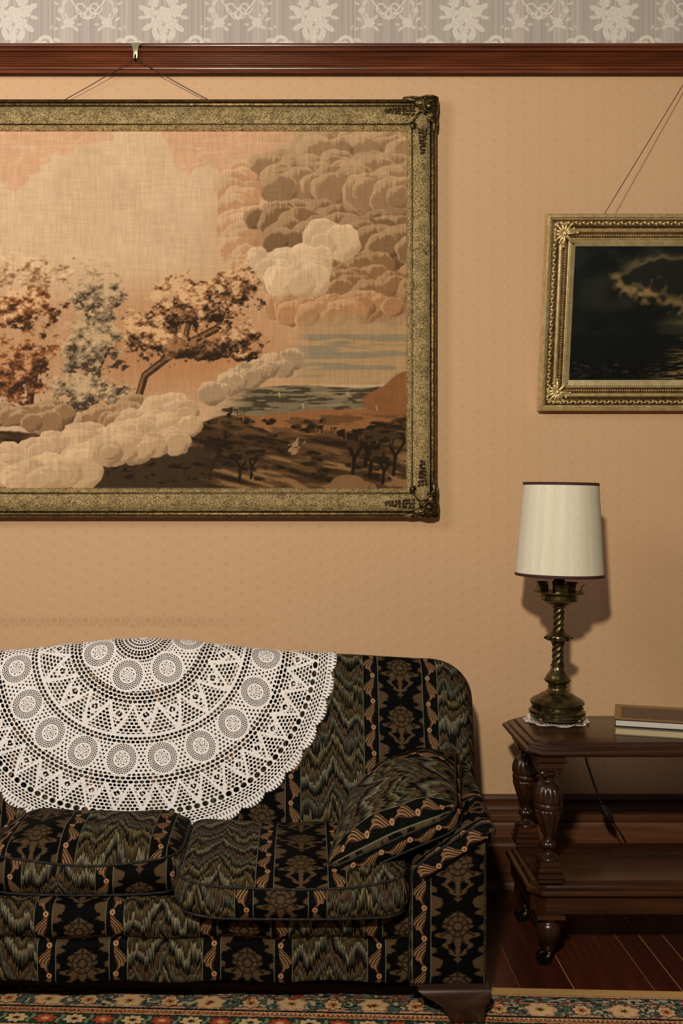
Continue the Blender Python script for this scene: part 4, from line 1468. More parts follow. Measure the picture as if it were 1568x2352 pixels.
def lace_field(rho, th):
    """> 0 where there is thread; rho in 0..1, scalloped rim"""
    val = np.full(rho.shape, -1.0)
    def zone(r0, r1, f):
        m = (rho >= r0) & (rho < r1)
        val[m] = f(rho[m], th[m])
    # centre
    def centre(r, t):
        h = net(r, t, .02, .02, 20, .30, .32)
        h2 = net(r, t, .02, .02, 44, .34, .34)
        return np.where(r < .06, np.where(r < .018, 1, h), h2)
    zone(0, .115, centre)
    zone(.115, .150, lambda r, t: net(r, t, .115, .0175, 44, .38, .36))
    # rosette ring
    def rosettes(n, rc, rr, ph, bgn, r0):
        def f(r, t):
            k = np.round((t - ph) / (2 * PI / n)) * (2 * PI / n) + ph
            x = r * np.cos(t - k) - rc; y = r * np.sin(t - k)
            d = np.hypot(x, y) / rr; a = np.arctan2(y, x)
            bg = net(r, t, r0, .0172, bgn, .36, .34)
            bg = np.where(np.abs(r - rc) > rr * 0.9, bg, net(r, t, r0, .0172, bgn, .26, .26))
            rim = net(d, a, .50, .105, 34, .34, .34)
            rim = np.where(d > .92, 1, rim)
            spoke = np.minimum(net(d, a, .20, .11, 12, .11, .30), net(d, a, .085, .11, 8, .20, .26))
            ros = np.where(d > .50, rim, np.where(d < .42, spoke, 1))
            out = np.where(d < 1.0, ros, bg)
            return np.where((d >= 1.0) & (d < 1.035), 1, out)
        return f
    zone(.150, .315, rosettes(7, .2325, .083, 1.82 - 2 * PI / 7, 84, .150))
    zone(.315, .370, lambda r, t: net(r, t, .315, .0185, 92, .38, .37))
    def zig(n, r0, r1, cells, dr, ph):
        def f(r, t):
            h = net(r, t, r0, dr, cells, .36, .35)
            q = (t - ph) * n / (2 * PI); q = q - np.floor(q)
            tri = np.abs(q - .5) * 2                # 0 at centre of a tooth, 1 between
            yy = (r - r0) / (r1 - r0)
            wline = np.abs(tri - (1 - yy) * .98)
            width = .115
            ln = wline < width
            # diamond flower inside each tooth
            dd = np.abs(tri) * .9 + np.abs(yy - .36) * 2.2
            dia = (np.abs(dd - .40) < .10)
            ctr = (dd < .10)
            out = np.where(ln, np.maximum(h, .6), h)
            out = np.where(dia & (yy < .7), .6, out)
            out = np.where((dd < .30) & ~ctr & (yy < .7), np.minimum(out, hole(tri - .13, (yy - .36), .10, .05)), out)
            return out
        return f
    zone(.370, .520, zig(20, .375, .520, 128, .0170, .05))
    zone(.520, .532, lambda r, t: np.ones_like(r))
    zone(.532, .566, lambda r, t: net(r, t, .532, .017, 150, .37, .36))
    zone(.566, .720, rosettes(20, .640, .080, .10, 190, .566))
    zone(.720, .757, lambda r, t: net(r, t, .720, .0185, 170, .38, .35))
    zone(.757, .880, zig(40, .757, .880, 236, .0155, .02))
    zone(.880, .908, lambda r, t: net(r, t, .880, .028, 132, .34, .38))
    zone(.908, .955, lambda r, t: net(r, t, .908, .0118, 250, .34, .33))
    def fan(r, t):
        n = 44
        q = t * n / (2 * PI); q = q - np.floor(q) - .5
        slit = net(r, t, .955, .024, 44 * 8, .15, .36)
        edge = .968 + .032 * np.sqrt(np.clip(1 - (2 * q) ** 2, 0, 1)) + .003 * np.sin(t * n * 12)
        return np.minimum(slit, (edge - r) * 60)
    zone(.955, 1.1, fan)
    return val


def march(U, W, val):
    """clip a grid to val>0 -> flat points, triangles"""
    ny_, nx_ = U.shape
    P = np.stack([U.ravel(), W.ravel()], 1); q = np.clip(val.ravel(), -1, 1)
    g = grid_faces(nx_, ny_)
    tri = np.concatenate([g[:, [0, 1, 2]], g[:, [0, 2, 3]]])
    pos = q[tri] > 0
    cnt = pos.sum(1)
    full = tri[cnt == 3]
    pts = [P]; tr = [full]; base = len(P)
    def cut(i, j):
        t = q[i] / (q[i] - q[j])
        return P[i] + (P[j] - P[i]) * t[:, None]
    one = tri[cnt == 1]; po = pos[cnt == 1]
    k = po.argmax(1); r = np.arange(len(one))
    a, b, c = one[r, k], one[r, (k + 1) % 3], one[r, (k + 2) % 3]
    ab, ac = cut(a, b), cut(a, c)
    n = len(one)
    pts += [ab, ac]
    tr.append(np.stack([a, base + np.arange(n), base + n + np.arange(n)], 1)); base += 2 * n
    two = tri[cnt == 2]; po = pos[cnt == 2]
    k = (~po).argmax(1); r = np.arange(len(two))
    a, b, c = two[r, k], two[r, (k + 1) % 3], two[r, (k + 2) % 3]
    ba, ca = cut(b, a), cut(c, a)
    n = len(two)
    i1 = base + np.arange(n); i2 = base + n + np.arange(n)
    pts += [ba, ca]
    tr.append(np.stack([i1, b, c], 1)); tr.append(np.stack([i1, c, i2], 1))
    P = np.concatenate(pts); tr = np.concatenate(tr)
    used, inv = np.unique(tr.ravel(), return_inverse=True)
    return P[used], inv.reshape(-1, 3)


M['lace'] = new_mat('cream_crochet_cotton', 0.85, 0, lin((226, 208, 192)), 0.2)[0]
_b = M['lace'].node_tree.nodes['Principled BSDF']
_x, _y, _z = tex_xyz(M['lace'].node_tree)
_n = noise(M['lace'].node_tree, vec(M['lace'].node_tree, _x, _y, _z), 420, 2, 0.6)
M['lace'].node_tree.links.new(mixc(M['lace'].node_tree, _n.ramp01(.3, .7), lin4((222, 212, 206)), lin4((244, 237, 232))), _b.inputs['Base Color'])
bump(M['lace'].node_tree, _b, _n, 0.5, 0.002)

LR = 0.611
LXC = -0.510


def drape(P):
    X = LXC + P[:, 0]; s = P[:, 1] + 0.006
    x, y, z, ny_, nz_ = back_point(X, s)
    r = np.hypot(P[:, 0], P[:, 1]) / LR; th = np.arctan2(P[:, 1], P[:, 0])
    rip = sstep(.6, 1.0, r) * (.0035 + .0035 * np.sin(th * 26)) + .0045 + .0015 * np.sin(P[:, 0] * 60) * sstep(0, .1, P[:, 1])
    belly = 0.012 * np.sin(np.clip((s - 0.1) / 0.5, 0, 1) * PI)
    off = rip + belly * (s > 0.09)
    return np.stack([x, y + ny_ * off, z + nz_ * off], 1)


parts_l = []
for (w0, w1, stp) in ((-0.03, LR * 1.0, 0.00205), (-LR, -0.03, 0.006)):
    U, W = np.meshgrid(np.linspace(-LR * 1.001, LR * 1.001, int(2 * LR / stp)), np.linspace(w0, w1, int((w1 - w0) / stp)))
    rho = np.hypot(U, W) / LR; th = np.arctan2(W, U)
    P, tr = march(U, W, lace_field(rho, th))
    parts_l.append((P, tr))
n0 = len(parts_l[0][0])
P = np.concatenate([p for p, _ in parts_l]); tr = np.concatenate([parts_l[0][1], parts_l[1][1] + n0])
V = drape(P)
o = mesh_obj('lace_doily', V, tr[:, ::-1], M['lace'], None, loc=(LXC, 3.2, 0.89))
tag(o, 'large round cream crochet lace doily draped over the sofa back', 'doily')

# ------------------------------------------------------------------ rug
RA = math.radians(-2.6)
RO = np.array((0.5087, 2.840))
ru, rv = np.array((math.cos(RA), math.sin(RA))), np.array((math.sin(RA), -math.cos(RA)))     # along the edge, inwards
M['rug'] = make_print('knotted_wool', 0.95, False, spec=0.05)
_nt = M['rug'].node_tree; _b = _nt.nodes['Principled BSDF']
_x, _y, _z = tex_xyz(_nt)
bump(_nt, _b, noise(_nt, vec(_nt, _x, _y, _z), 700, 2, 0.6), 0.8, 0.001)


def rug_print(u, v):
    C = lambda *c: np.array(lin(c))
    img = np.ones(u.shape + (3,)) * C(186, 146, 90)
    fuzz = vnoise(u * 900, v * 900, 4)
    fz = (vnoise(u * 420, v * 420, 8) - .5)
    band = lambda a, b, c: over(img, ((v + fz * .002 >= a) & (v + fz * .002 < b)).astype(float), c)
    dkt, teal, cream, pink, red, black = C(34, 40, 36), C(84, 92, 82), C(188, 150, 108), C(190, 138, 104), C(140, 58, 36), C(22, 18, 15)
    band(.044, .047, red); band(.047, .052, C(204, 166, 124)); band(.052, .056, black)
    band(.056, .084, teal)
    g = ((v > .056) & (v < .084))
    over(img, g * (vnoise(u * 70, v * 110, 12) > .56), dkt)
    over(img, g * (vnoise(u * 95, v * 150, 13) > .66), C(176, 160, 132))
    over(img, g * (vnoise(u * 60, v * 120, 14) > .72), red)
    band(.084, .087, black)
    band(.087, .158, pink)
    g = ((v > .087) & (v < .158))
    p = .215
    ph = u / p - np.floor(u / p) - .5
    # teal arabesque with dark outline between big flowers
    ar = np.abs(np.abs(ph) - .25) * p
    vv = v - .1225
    s1 = np.sin(ph * 2 * PI * 4) * .013
    lf = np.hypot(ar / .036, vv / .036) + .36 * np.sin(np.arctan2(vv, ar * np.sign(ph)) * 7 + ph * 20) + fz * .3
    over(img, g * (lf < 1.18), black); over(img, g * (lf < 1.0), teal); over(img, g * (lf < .55) * (vnoise(u * 140, v * 140, 15) > .5), dkt)
    over(img, g * (lf < .9) * (vnoise(u * 110, v * 110, 16) > .68), C(190, 160, 118))
    for c0, big in ((0.0, True), (.5, False)):
        dq = (np.abs(ph - c0) if c0 == 0 else .5 - np.abs(ph)) * p
        a = np.arctan2(vv, np.where(c0 == 0, ph, np.where(ph > 0, ph - .5, ph + .5)) * p)
        d = np.hypot(dq / (.033 if big else .022), vv / (.030 if big else .024)) + .14 * np.sin(a * 7)
        over(img, g * (d < 1.15), black if not big else pink); over(img, g * (d < 1.0), C(206, 168, 122))
        over(img, g * (d < .55) * (not big), C(176, 96, 56)); over(img, g * (d < .34), C(190, 130, 70)); over(img, g * (d < .22), black)
    over(img, g * (vnoise(u * 75, v * 75, 17) > .80) * (lf > 1.2), red)
    band(.158, .163, dkt); band(.163, .168, black); band(.168, .173, cream)
    band(.173, .182, cream); dash = (np.mod(u, .012) < .0075)
    over(img, ((v > .174) & (v < .181) & dash).astype(float), red)
    band(.182, .186, black); band(.186, .194, cream); over(img, ((v > .1875) & (v < .1925)).astype(float), C(170, 110, 70)); band(.194, .198, black)
    band(.198, .250, C(38, 56, 44))
    g = ((v > .198) & (v < .250))
    vv = v - .224
    q = .150; ph = u / q - np.floor(u / q)
    for c0, col, core in ((.25, C(150, 66, 42), C(206, 150, 100)), (.75, C(194, 158, 112), black)):
        dx = (ph - c0) * q
        a = np.arctan2(vv, dx)
        d = np.hypot(dx / .026, vv / .021) + .16 * np.sin(a * 8)
        over(img, g * (d < 1.12), black); over(img, g * (d < 1.0), col); over(img, g * (d < .35), core)
    lv = np.hypot((np.minimum(np.abs(ph - .5), np.minimum(ph, 1 - ph)) * q) / .010, (vv + .010 * np.sign(np.sin(ph * 4 * PI))) / .014)
    over(img, g * (lv < 1), C(110, 112, 80))
    band(.250, .254, black); band(.254, .262, cream); band(.262, .265, black)
    f = v > .265
    over(img, f.astype(float), C(178, 140, 100))
    over(img, f * (vnoise(u * 45, v * 45, 19) > .6), C(44, 56, 46)); over(img, f * (vnoise(u * 60, v * 60, 20) > .7), C(140, 62, 42))
    return img * (0.78 + .44 * fuzz)[..., None]


rug = thing('rug', (0.0, 1.9, 0.0), 'patterned wool rug with flowered teal and cream borders under the sofa', 'rug')
def rug_patch(name, u0, u1, du, v0, v1, dv, z=0.008):
    uu = np.linspace(u0, u1, int((u1 - u0) / du) + 1); vv = np.linspace(v0, v1, int((v1 - v0) / dv) + 1)
    U, W = np.meshgrid(uu, vv)
    zz = z - .006 * np.exp(-(W / .003) ** 2)
    V = np.stack([RO[0] + ru[0] * U + rv[0] * W, RO[1] + ru[1] * U + rv[1] * W, zz], -1).reshape(-1, 3)
    o = mesh_obj(name, V, grid_faces(len(uu), len(vv))[:, ::-1], M['rug'], rug)
    set_colors(o, rug_print(U, W).reshape(-1, 3))
rug_patch('border', -1.50, 0.80, .0024, 0.0, 0.30, .0020)
rug_patch('field', -2.2, 1.4, .010, 0.30, 2.2, .010)
rug_patch('border_end', -2.2, -1.50, .006, 0.0, 0.30, .003)
rug_patch('border_end', 0.80, 1.4, .006, 0.0, 0.30, .003)

# ------------------------------------------------------------------ side table
TBX0, TBX1, TBY0, TBY1 = 0.630, 1.66, 2.952, 3.375
TOPZ = 0.638


def canted(x0, x1, y0, y1, c, ins, z):
    x0 += ins; x1 -= ins; y0 += ins; y1 -= ins
    c = c * 0.9
    return [(x0 + c, y0, z), (x1 - c, y0, z), (x1, y0 + c, z), (x1, y1 - c, z), (x1 - c, y1, z), (x0 + c, y1, z), (x0, y1 - c, z), (x0, y0 + c, z)]


table = thing('side_table', ((TBX0 + TBX1) / 2, (TBY0 + TBY1) / 2, 0.0), 'dark carved oak side table with a lower shelf on bulbous turned legs', 'table')
top_prof = [(.030, -.052), (.026, -.041), (.013, -.038), (.005, -.0355), (.001, -.031), (0, -.026), (.002, -.021), (.006, -.0185), (.0125, -.018), (.013, -.0155), (.016, -.010), (.021, -.0065), (.027, -.006), (.0275, -.0075), (.0315, -.0075), (.033, -.0005), (.035, 0.0)]
outl = [canted(TBX0, TBX1, TBY0, TBY1, .042, i, TOPZ + z) for i, z in top_prof[1:]]
v, f = loft(outl)
mesh_obj('table_top', v, f, M['table'], table, smooth=True, sharp=28)
SH = 0.2414
sh_prof = [(.012, -.088), (.012, -.046), (.018, -.045), (.014, -.041), (.006, -.038), (.001, -.033), (0, -.026), (.003, -.020), (.008, -.0175), (.0135, -.017), (.014, -.0145), (.017, -.009), (.022, -.0055), (.028, -.005), (.0285, -.0065), (.0325, -.0065), (.034, -.0005), (.036, 0.0)]
outl = [canted(TBX0 + .004, TBX1 - .004, TBY0 + .004, TBY1 - .03, .042, i, SH + z) for i, z in sh_prof[1:]]
v, f = loft(outl)
mesh_obj('lower_shelf', v, f, M['table'], table, smooth=True, sharp=28)
ap = [canted(TBX0 + .004, TBX1 - .004, TBY0 + .004, TBY1 - .03, .042, .014, z) for z in (.152, .154, .198)]
v, f = loft(ap)
mesh_obj('shelf_apron', v, f, M['table'], table, smooth=True, sharp=28)

# carved bulbous leg (heights above the shelf top)
def leg_mod(r, z, t):
    Z = z
    if .466 < Z < .525: return r * (1 - .10 * max(0, math.cos(14 * t)) * math.sin(min(1, max(0, (Z - .466) / .059)) * PI))       # gadroons
    if .372 < Z < .446: return r * (1 + .075 * math.cos(9 * t + (Z - .41) * 40) + .04 * math.cos(27 * t) * math.sin((Z - .372) * 90))   # acanthus
    if .334 < Z < .352: return r * (1 + .06 * math.cos(14 * t))
    return r


LEG = [(.030, .3005), (.030, .306), (.026, .311), (.018, .317), (.014, .322), (.015, .330), (.0205, .338), (.0215, .344), (.0185, .351), (.014, .355), (.0125, .362), (.0145, .370), (.020, .382), (.028, .402), (.035, .424), (.039, .441), (.0375, .4455), (.040, .449), (.0415, .456), (.0405, .462), (.0375, .465), (.041, .469), (.0425, .480), (.040, .497), (.033, .512), (.022, .5215), (.016, .525), (.0145, .532), (.016, .540), (.023, .543), (.024, .547)]
def table_leg(x, y):
    v, f = lathe(fine(LEG, 3), 56, (x, y, 0), leg_mod)
    lg = mesh_obj('leg', v, f, M['turned'], table, smooth=True, sharp=60)
    L = [box(x - .030, x + .030, y - .030, y + .030, .546, .560, .003), box(x - .034, x + .034, y - .034, y + .034, .560, .566, .002), box(x - .037, x + .037, y - .037, y + .037, .566, .586, .003), box(x - .043, x + .043, y - .043, y + .043, .585, .601, .004)]
    for sx in (-1, 1):                                     # small volutes under the capital
        for yy in (y - .030,):
            L.append(tube([(x + sx * (.018 + .009 * (1 - i / 26) * math.cos(i * .5)), yy - .002, .552 + .008 * (1 - i / 26) * math.sin(i * .5)) for i in range(22)], .0026, 6))
    v, f = join(L)
    mesh_obj('capital', v, f, M['table'], lg, smooth=False)
    v, f = join([box(x - .034, x + .034, y - .034, y + .034, .241, .255, .003), box(x - .038, x + .038, y - .038, y + .038, .253, .268, .004), box(x - .034, x + .034, y - .034, y + .034, .268, .284, .005), box(x - .030, x + .030, y - .030, y + .030, .284, .301, .003)])
    mesh_obj('plinth', v, f, M['table'], lg, smooth=False)
    FT = [(.013, .040), (.0155, .044), (.0165, .052), (.0175, .058), (.020, .064), (.027, .074), (.034, .088), (.0365, .102), (.034, .116), (.029, .124), (.027, .128), (.030, .131), (.030, .138), (.034, .140)]
    v, f = lathe(fine(FT, 3), 28, (x, y, 0))
    ft = mesh_obj('foot', v, f, M['turned'], table, smooth=True, sharp=60)
    v, f = box(x - .040, x + .040, y - .040, y + .040, .139, .1525, .002)
    mesh_obj('foot_block', v, f, M['table'], ft, smooth=False)
    # caster: fork and wheel
    wx, wy = x - .014, y - .004
    V, Fc = lathe([(.004, -.010), (.018, -.010), (.0215, -.007), (.0215, .007), (.018, .010), (.004, .010)], 22)
    V = V[:, [0, 2, 1]] + np.array((wx, wy, .0218))
    ws = mesh_obj('caster', V, [tuple(reversed(q)) for q in Fc], M['brassdark'], ft, smooth=True, sharp=40)
    v, f = join([tube([(x, y, .046), (x + .004, y, .038), (wx + .012, wy - .012, .030), (wx, wy - .013, .022)], [.011, .010, .006, .005], 8), tube([(x, y, .046), (x + .004, y, .038), (wx + .012, wy + .012, .030), (wx, wy + .013, .022)], [.011, .010, .006, .005], 8)])
    mesh_obj('caster_fork', v, f, M['brass'], ft)


for lx in (.697, 1.592):
    for ly in (2.995, 3.300):
        table_leg(lx, ly)

# ------------------------------------------------------------------ small doily and lamp
LX, LY = 0.786, 3.262
kl = LY / F
stp = .0013
U, W = np.meshgrid(np.arange(-.104, .1041, stp), np.arange(-.104, .1041, stp))
rho = np.hypot(U, W) / .102; th = np.arctan2(W, U)


def small_lace(rho, th):
    val = np.ones(rho.shape)
    m = rho < .80
    val[m] = net(rho[m], th[m], .20, .10, 26, .30, .34)
    val[rho < .2] = 1
    m = (rho >= .80)
    q = th * 20 / (2 * PI); q = q - np.floor(q) - .5
    e = .90 + .10 * np.sqrt(np.clip(1 - (2 * q) ** 2, 0, 1))
    val[m] = np.minimum((e - rho) * 20, hole(q, (rho - .89) / .1, .16, .35))[m]
    return val


P, tr = march(U, W, small_lace(rho, th))
r = np.hypot(P[:, 0], P[:, 1]) / .102
V = np.stack([LX - .002 + P[:, 0], LY + P[:, 1], TOPZ + .0016 + .0022 * sstep(.7, 1, r) * (1 + np.sin(np.arctan2(P[:, 1], P[:, 0]) * 9))], 1)
o = mesh_obj('table_doily', V, tr, M['lace'], None, loc=(LX, LY, TOPZ))
tag(o, 'small scalloped white lace doily under the brass lamp', 'doily')

lamp = thing('table_lamp', (LX, LY, TOPZ + .002), 'antique brass table lamp with twisted column and cream drum shade', 'lamp')
lz = lambda py: zat(py, LY)
q = lambda L: [(r * kl, lz(p)) for r, p in L]
ctr = (LX, LY, 0)
BASE = q([(40, 1648.5), (56, 1648), (60, 1646), (57, 1643), (61, 1640), (64, 1636), (64, 1631), (60, 1628), (57.5, 1626), (57.5, 1618), (59, 1616), (61.5, 1614), (61.5, 1610.5), (57, 1605), (47, 1599.5), (41, 1597), (38.5, 1594), (33, 1591), (27, 1588.5), (25.5, 1586), (22.5, 1584), (21, 1580), (21, 1572), (22.5, 1569), (27, 1566.5), (30.5, 1562), (30.5, 1560), (27, 1556), (26, 1552.5), (21.5, 1546), (17, 1540), (14.5, 1534), (14, 1531), (16.5, 1529.5), (16.5, 1526.5), (13, 1525)])
v, f = lathe(BASE, 48, ctr)
bs = mesh_obj('base', v, f, M['brass'], lamp, smooth=True, sharp=38)
L = []
for k in range(12):
    t = 2 * PI * k / 12 + .13
    L.append(ellipsoid((LX + 57.8 * kl * math.cos(t), LY + 57.8 * kl * math.sin(t), lz(1622)), (.0028, .0028, .0028), 8, 5))
for k in range(8):
    t = 2 * PI * k / 8 + .2
    L.append(ellipsoid((LX + 21.2 * kl * math.cos(t), LY + 21.2 * kl * math.sin(t), lz(1576)), (.0022, .0022, .0022), 8, 5))
v, f = join(L)
tag(mesh_obj('base_studs', v, f, M['brassdark'], bs), kind='stuff')
for k in range(4):
    t = -PI / 2 + PI / 4 + k * PI / 2 - .06
    v, f = ellipsoid((LX + 47 * math.sqrt(2) * .92 * kl * math.cos(t), LY + 47 * math.sqrt(2) * .92 * kl * math.sin(t), lz(1652) + .0085), (.0105, .0105, .0095), 16, 10)
    mesh_obj('ball_foot', v, f, M['brass'], lamp)


def rope(z0, z1, r, turns):
    n, m = 40, 60
    V = []
    for j in range(m + 1):
        z = z0 + (z1 - z0) * j / m
        tw = 2 * PI * turns * j / m
        for i in range(n):
            t = 2 * PI * i / n
            c = abs(math.sin(2 * (t - tw)))
            rr = r * (.78 + .24 * c ** .6)
            V.append((LX + rr * math.cos(t), LY + rr * math.sin(t), z))
    return np.array(V), [tuple(a) for a in grid_faces(n, m + 1, True)]


v, f = rope(lz(1527), lz(1475), 13.6 * kl, 0.92); mesh_obj('lower_column', v, f, M['brass'], lamp)
v, f = rope(lz(1453), lz(1393), 12.8 * kl, 1.05); mesh_obj('upper_column', v, f, M['brass'], lamp)
v, f = lathe(q([(12, 1479), (16, 1477.5), (16.5, 1475), (19, 1472.5), (25, 1470.5), (28, 1469.5), (28.5, 1468), (28.5, 1460.5), (27.5, 1459), (24, 1457.5), (18, 1454), (15, 1451.5), (14, 1449)]), 40, ctr)
kn = mesh_obj('knop', v, f, M['brass'], lamp, smooth=True, sharp=38)
L = []
for k in range(6):
    t = 2 * PI * k / 6 + .02
    L.append(ellipsoid((LX + 29 * kl * math.cos(t), LY + 29 * kl * math.sin(t), lz(1464.5)), (.0062, .0046, .0046), 10, 6, rot('Z', t)))
v, f = join(L); tag(mesh_obj('knop_studs', v, f, M['brassdark'], kn), kind='stuff')
v, f = lathe(q([(13, 1397), (17, 1394.5), (17, 1392), (24, 1390), (26, 1387.5), (35, 1385), (37, 1382.5), (44, 1379.5), (44.5, 1377), (42, 1375.5), (42, 1366), (44, 1365), (52, 1363.5), (58.5, 1361), (58.5, 1358.5), (52, 1358.5), (30, 1360), (14, 1360)]), 48, ctr)
dp = mesh_obj('drip_pan', v, f, M['brass'], lamp, smooth=True, sharp=38)
L = []
for k in range(14):
    t = 2 * PI * k / 14 + .1
    L.append(ellipsoid((LX + 42 * kl * math.cos(t), LY + 42 * kl * math.sin(t), lz(1371)), (.0022, .0022, .0022), 6, 4))
v, f = join(L); tag(mesh_obj('pan_studs', v, f, M['brassdark'], dp), kind='stuff')
for k in range(5):                                     # upright crenels round the pan
    t0 = -PI / 2 - .12 + 2 * PI * k / 5
    V = []
    for th_ in (0, 1):
        for (r_, z_) in ((53, 1360), (54, 1350), (57, 1343), (61, 1339)):
            for i in range(7):
                t = t0 + (i / 6 - .5) * .52
                rr = (r_ - th_ * 2.2) * kl
                V.append((LX + rr * math.cos(t), LY + rr * math.sin(t), lz(z_)))
    a = grid_faces(7, 4); n = 28
    Fc = [tuple(x) for x in a] + [tuple(n + i for i in reversed(x)) for x in a]
    Fc += [(21 + i, n + 21 + i, n + 22 + i, 22 + i) for i in range(6)] + [(7 * j, n + 7 * j, n + 7 * j + 7, 7 * j + 7) for j in range(3)] + [(7 * j + 6, 7 * j + 13, n + 7 * j + 13, n + 7 * j + 6) for j in range(3)]
    mesh_obj('crenel', V, Fc, M['brass'], lamp, smooth=True, sharp=40)
v, f = lathe(q([(15, 1361), (15, 1343), (16.5, 1340), (16.5, 1337), (12, 1331), (9, 1327), (9, 1300), (8, 1290), (8, 1262)]), 6, ctr)
mesh_obj('socket', v, f, M['brassdark'], lamp, smooth=False)
v, f = lathe(q([(6, 1290), (15, 1275), (21, 1255), (22, 1240), (17, 1222), (6, 1212)]), 20, ctr)
M['bulb'] = new_mat('frosted_bulb', 0.3, 0, (0.7, 0.68, 0.62))[0]
mesh_obj('light_bulb', v, f, M['bulb'], lamp)


def make_shade():
    m, nt, b = new_mat('cream_paper_shade', 0.75, 0, spec=0.2)
    x, y, z = tex_xyz(nt)
    an = y.atan2(x)
    n = noise(nt, vec(nt, an * 6.0, z * 1.2), 1.0, 3, 0.5)
    n2 = noise(nt, vec(nt, x, y, z), 60, 3, 0.6)
    nt.links.new(mixc(nt, (n * .8 + n2 * .3 - .1).ramp01(.3, .75), lin4((214, 204, 180)), lin4((228, 220, 200))), b.inputs['Base Color'])
    return m


M['shade'] = make_shade()
M['ribbon'] = new_mat('brown_ribbon', 0.8, 0, lin((58, 30, 18)))[0]
SXO = 0.0
def cone(rows, n=72):
    V = []
    for (r_, p) in rows:
        for k in range(n):
            t = 2 * PI * k / n
            V.append((LX + r_ * kl * math.cos(t), LY + r_ * kl * math.sin(t), lz(p)))
    return np.array(V), [tuple(a) for a in grid_faces(n, len(rows), True)]
v, f = cone([(98.6, 1321), (99.8, 1321), (84.8, 1110), (83.6, 1110), (98.6, 1321)])
sh = mesh_obj('lamp_shade', v, f, M['shade'], lamp, smooth=True, sharp=40)
v, f = cone([(99.0, 1323), (100.8, 1322), (100.4, 1316.5), (99.6, 1316), (98, 1316.5), (98, 1323), (99.0, 1323)])
mesh_obj('ribbon_trim', v, f, M['ribbon'], sh)
v, f = cone([(83.4, 1108.5), (85.4, 1108.5), (85.9, 1114.5), (85.0, 1115), (83.2, 1114.5), (83.4, 1108.5)])
mesh_obj('ribbon_trim', v, f, M['ribbon'], sh)
L = []
for k in range(3):
    t = 2 * PI * k / 3 + .4
    L.append(tube([(LX, LY, lz(1124)), (LX + 84 * kl * math.cos(t), LY + 84 * kl * math.sin(t), lz(1112))], .0014, 6))
L.append(tube([(LX, LY, lz(1262)), (LX + .03, LY, lz(1240)), (LX + .036, LY, lz(1190)), (LX + .02, LY, lz(1140)), (LX, LY, lz(1122))], .0014, 6))
v, f = join(L); mesh_obj('shade_spider', v, f, M['brassdark'], lamp)
# cord that drops behind the table, with its inline switch
cY = 3.405
cp = [(LX + .02, LY + .085, TOPZ + .006), (LX + .06, LY + .105, TOPZ + .006), (xat(1336, cY), TBY1 + .008, TOPZ + .004), wp(1346, 1732, cY), wp(1356, 1768, cY), wp(1371, 1810, cY), wp(1386, 1848, cY)]
v, f = tube(fine(cp, 4), .0034, 8)
cd = mesh_obj('cord', v, f, M['black'], lamp)
v, f = tube(fine([wp(1412, 1886, cY), wp(1422, 1900, cY), wp(1434, 1918, cY), wp(1446, 1945, cY + .02), wp(1452, 2000, cY + .05), wp(1480, 2034, cY + .06)], 4), .0032, 8)
mesh_obj('cord', v, f, M['black'], lamp)
a, b = np.array(wp(1385, 1846, cY)), np.array(wp(1413, 1888, cY))
v, f = tube([a, a + (b - a) * .04, a + (b - a) * .16, a + (b - a) * .30, a + (b - a) * .70, a + (b - a) * .84, a + (b - a) * .96, b], [.003, .007, .0085, .0125, .0125, .0085, .007, .003], 10)
mesh_obj('inline_switch', v, f, M['black'], cd, smooth=True, sharp=40)
lamp.rotation_euler = (0, math.radians(1.0), 0)

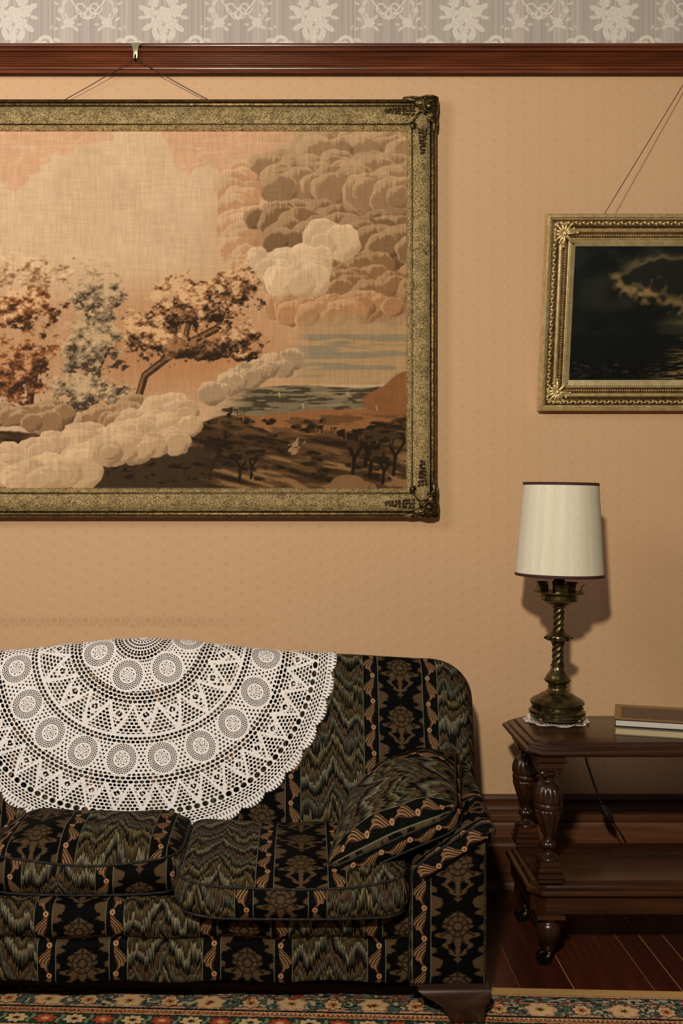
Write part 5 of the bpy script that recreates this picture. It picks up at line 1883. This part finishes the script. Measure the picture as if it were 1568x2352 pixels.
# ------------------------------------------------------------------ books
def book(x, y, z, w, d, h, a, cover, page, label, picture=None, co=.004):
    root = thing('hardcover_book', (x, y, z), label, 'book', 'books on the side table')
    L = lambda *b_: box(*b_)
    def put_(name, vf, mat, parent=root, sm=False):
        v, f = vf
        return mesh_obj(name, v + np.array((x, y, z)), f, mat, parent, smooth=sm)
    # local frame: x along the front edge, y to the back, spine away from the camera
    put_('back_cover', L(0, w, 0, d, 0, .0026, .0008), cover)
    put_('page_block', L(co, w - co, co, d - .002, .0027, h - .0027, .0006), page)
    fcov = put_('front_cover', L(0, w, 0, d, h - .0026, h, .0008), cover)
    put_('spine', L(0, w, d - .002, d + .002, 0, h, .001), cover)
    if picture:
        put_('jacket', L(.0005, w - .0005, .0005, d - .0005, h - .0004, h + .0002), picture[2], fcov)
        put_('cover_border', L(.018, w - .018, .022, d - .040, h - .0001, h + .0004), picture[0], fcov)
        put_('cover_picture', L(.022, w - .022, .026, d - .044, h + .0001, h + .0008), picture[1], fcov)
    root.rotation_euler = (0, 0, a)
    return root


def pages(name, c1, c2):
    m, nt, b = new_mat(name, 0.8, spec=0.15)
    x, y, z = tex_xyz(nt)
    n = noise(nt, vec(nt, x * 3, y * 3, z * 2200), 1.0, 1, 0.5)
    nt.links.new(mixc(nt, n.ramp01(.3, .7), lin4(c1), lin4(c2)), b.inputs['Base Color'])
    return m


M['pagew'] = pages('white_pages', (176, 166, 156), (206, 198, 190))
M['pagec'] = pages('cream_pages', (160, 142, 112), (188, 170, 138))
M['tancover'] = new_mat('tan_cover', 0.45, 0, lin((138, 106, 58)))[0]
M['greycover'] = new_mat('grey_cover', 0.35, 0, lin((112, 100, 78)))[0]
M['border'] = new_mat('cover_rust_border', 0.45, 0, lin((104, 62, 34)))[0]
mpic, nt_, b_ = new_mat('cover_landscape_print', 0.4)
x_, y_, z_ = tex_xyz(nt_)
g_ = noise(nt_, vec(nt_, x_ * 20, y_ * 70, z_), 1.0, 4, .6)
nt_.links.new(cramp(nt_, g_, [(.3, (26, 18, 12)), (.5, (84, 62, 42)), (.6, (40, 28, 19)), (.72, (132, 110, 82))]), b_.inputs['Base Color'])
BA = math.radians(-17)
bx, by = xat(1410, 3.072), 3.072
book(bx, by, TOPZ + .0005, .34, .235, .0235, BA, M['greycover'], M['pagec'], 'grey-covered cream-paged hardback at the bottom of the two books')
book(bx + .001, by + .002, TOPZ + .0245, .335, .232, .0225, BA, M['black'], M['pagew'], 'tan hardback with a dark landscape cover lying on the other book', (M['border'], mpic, M['tancover']))
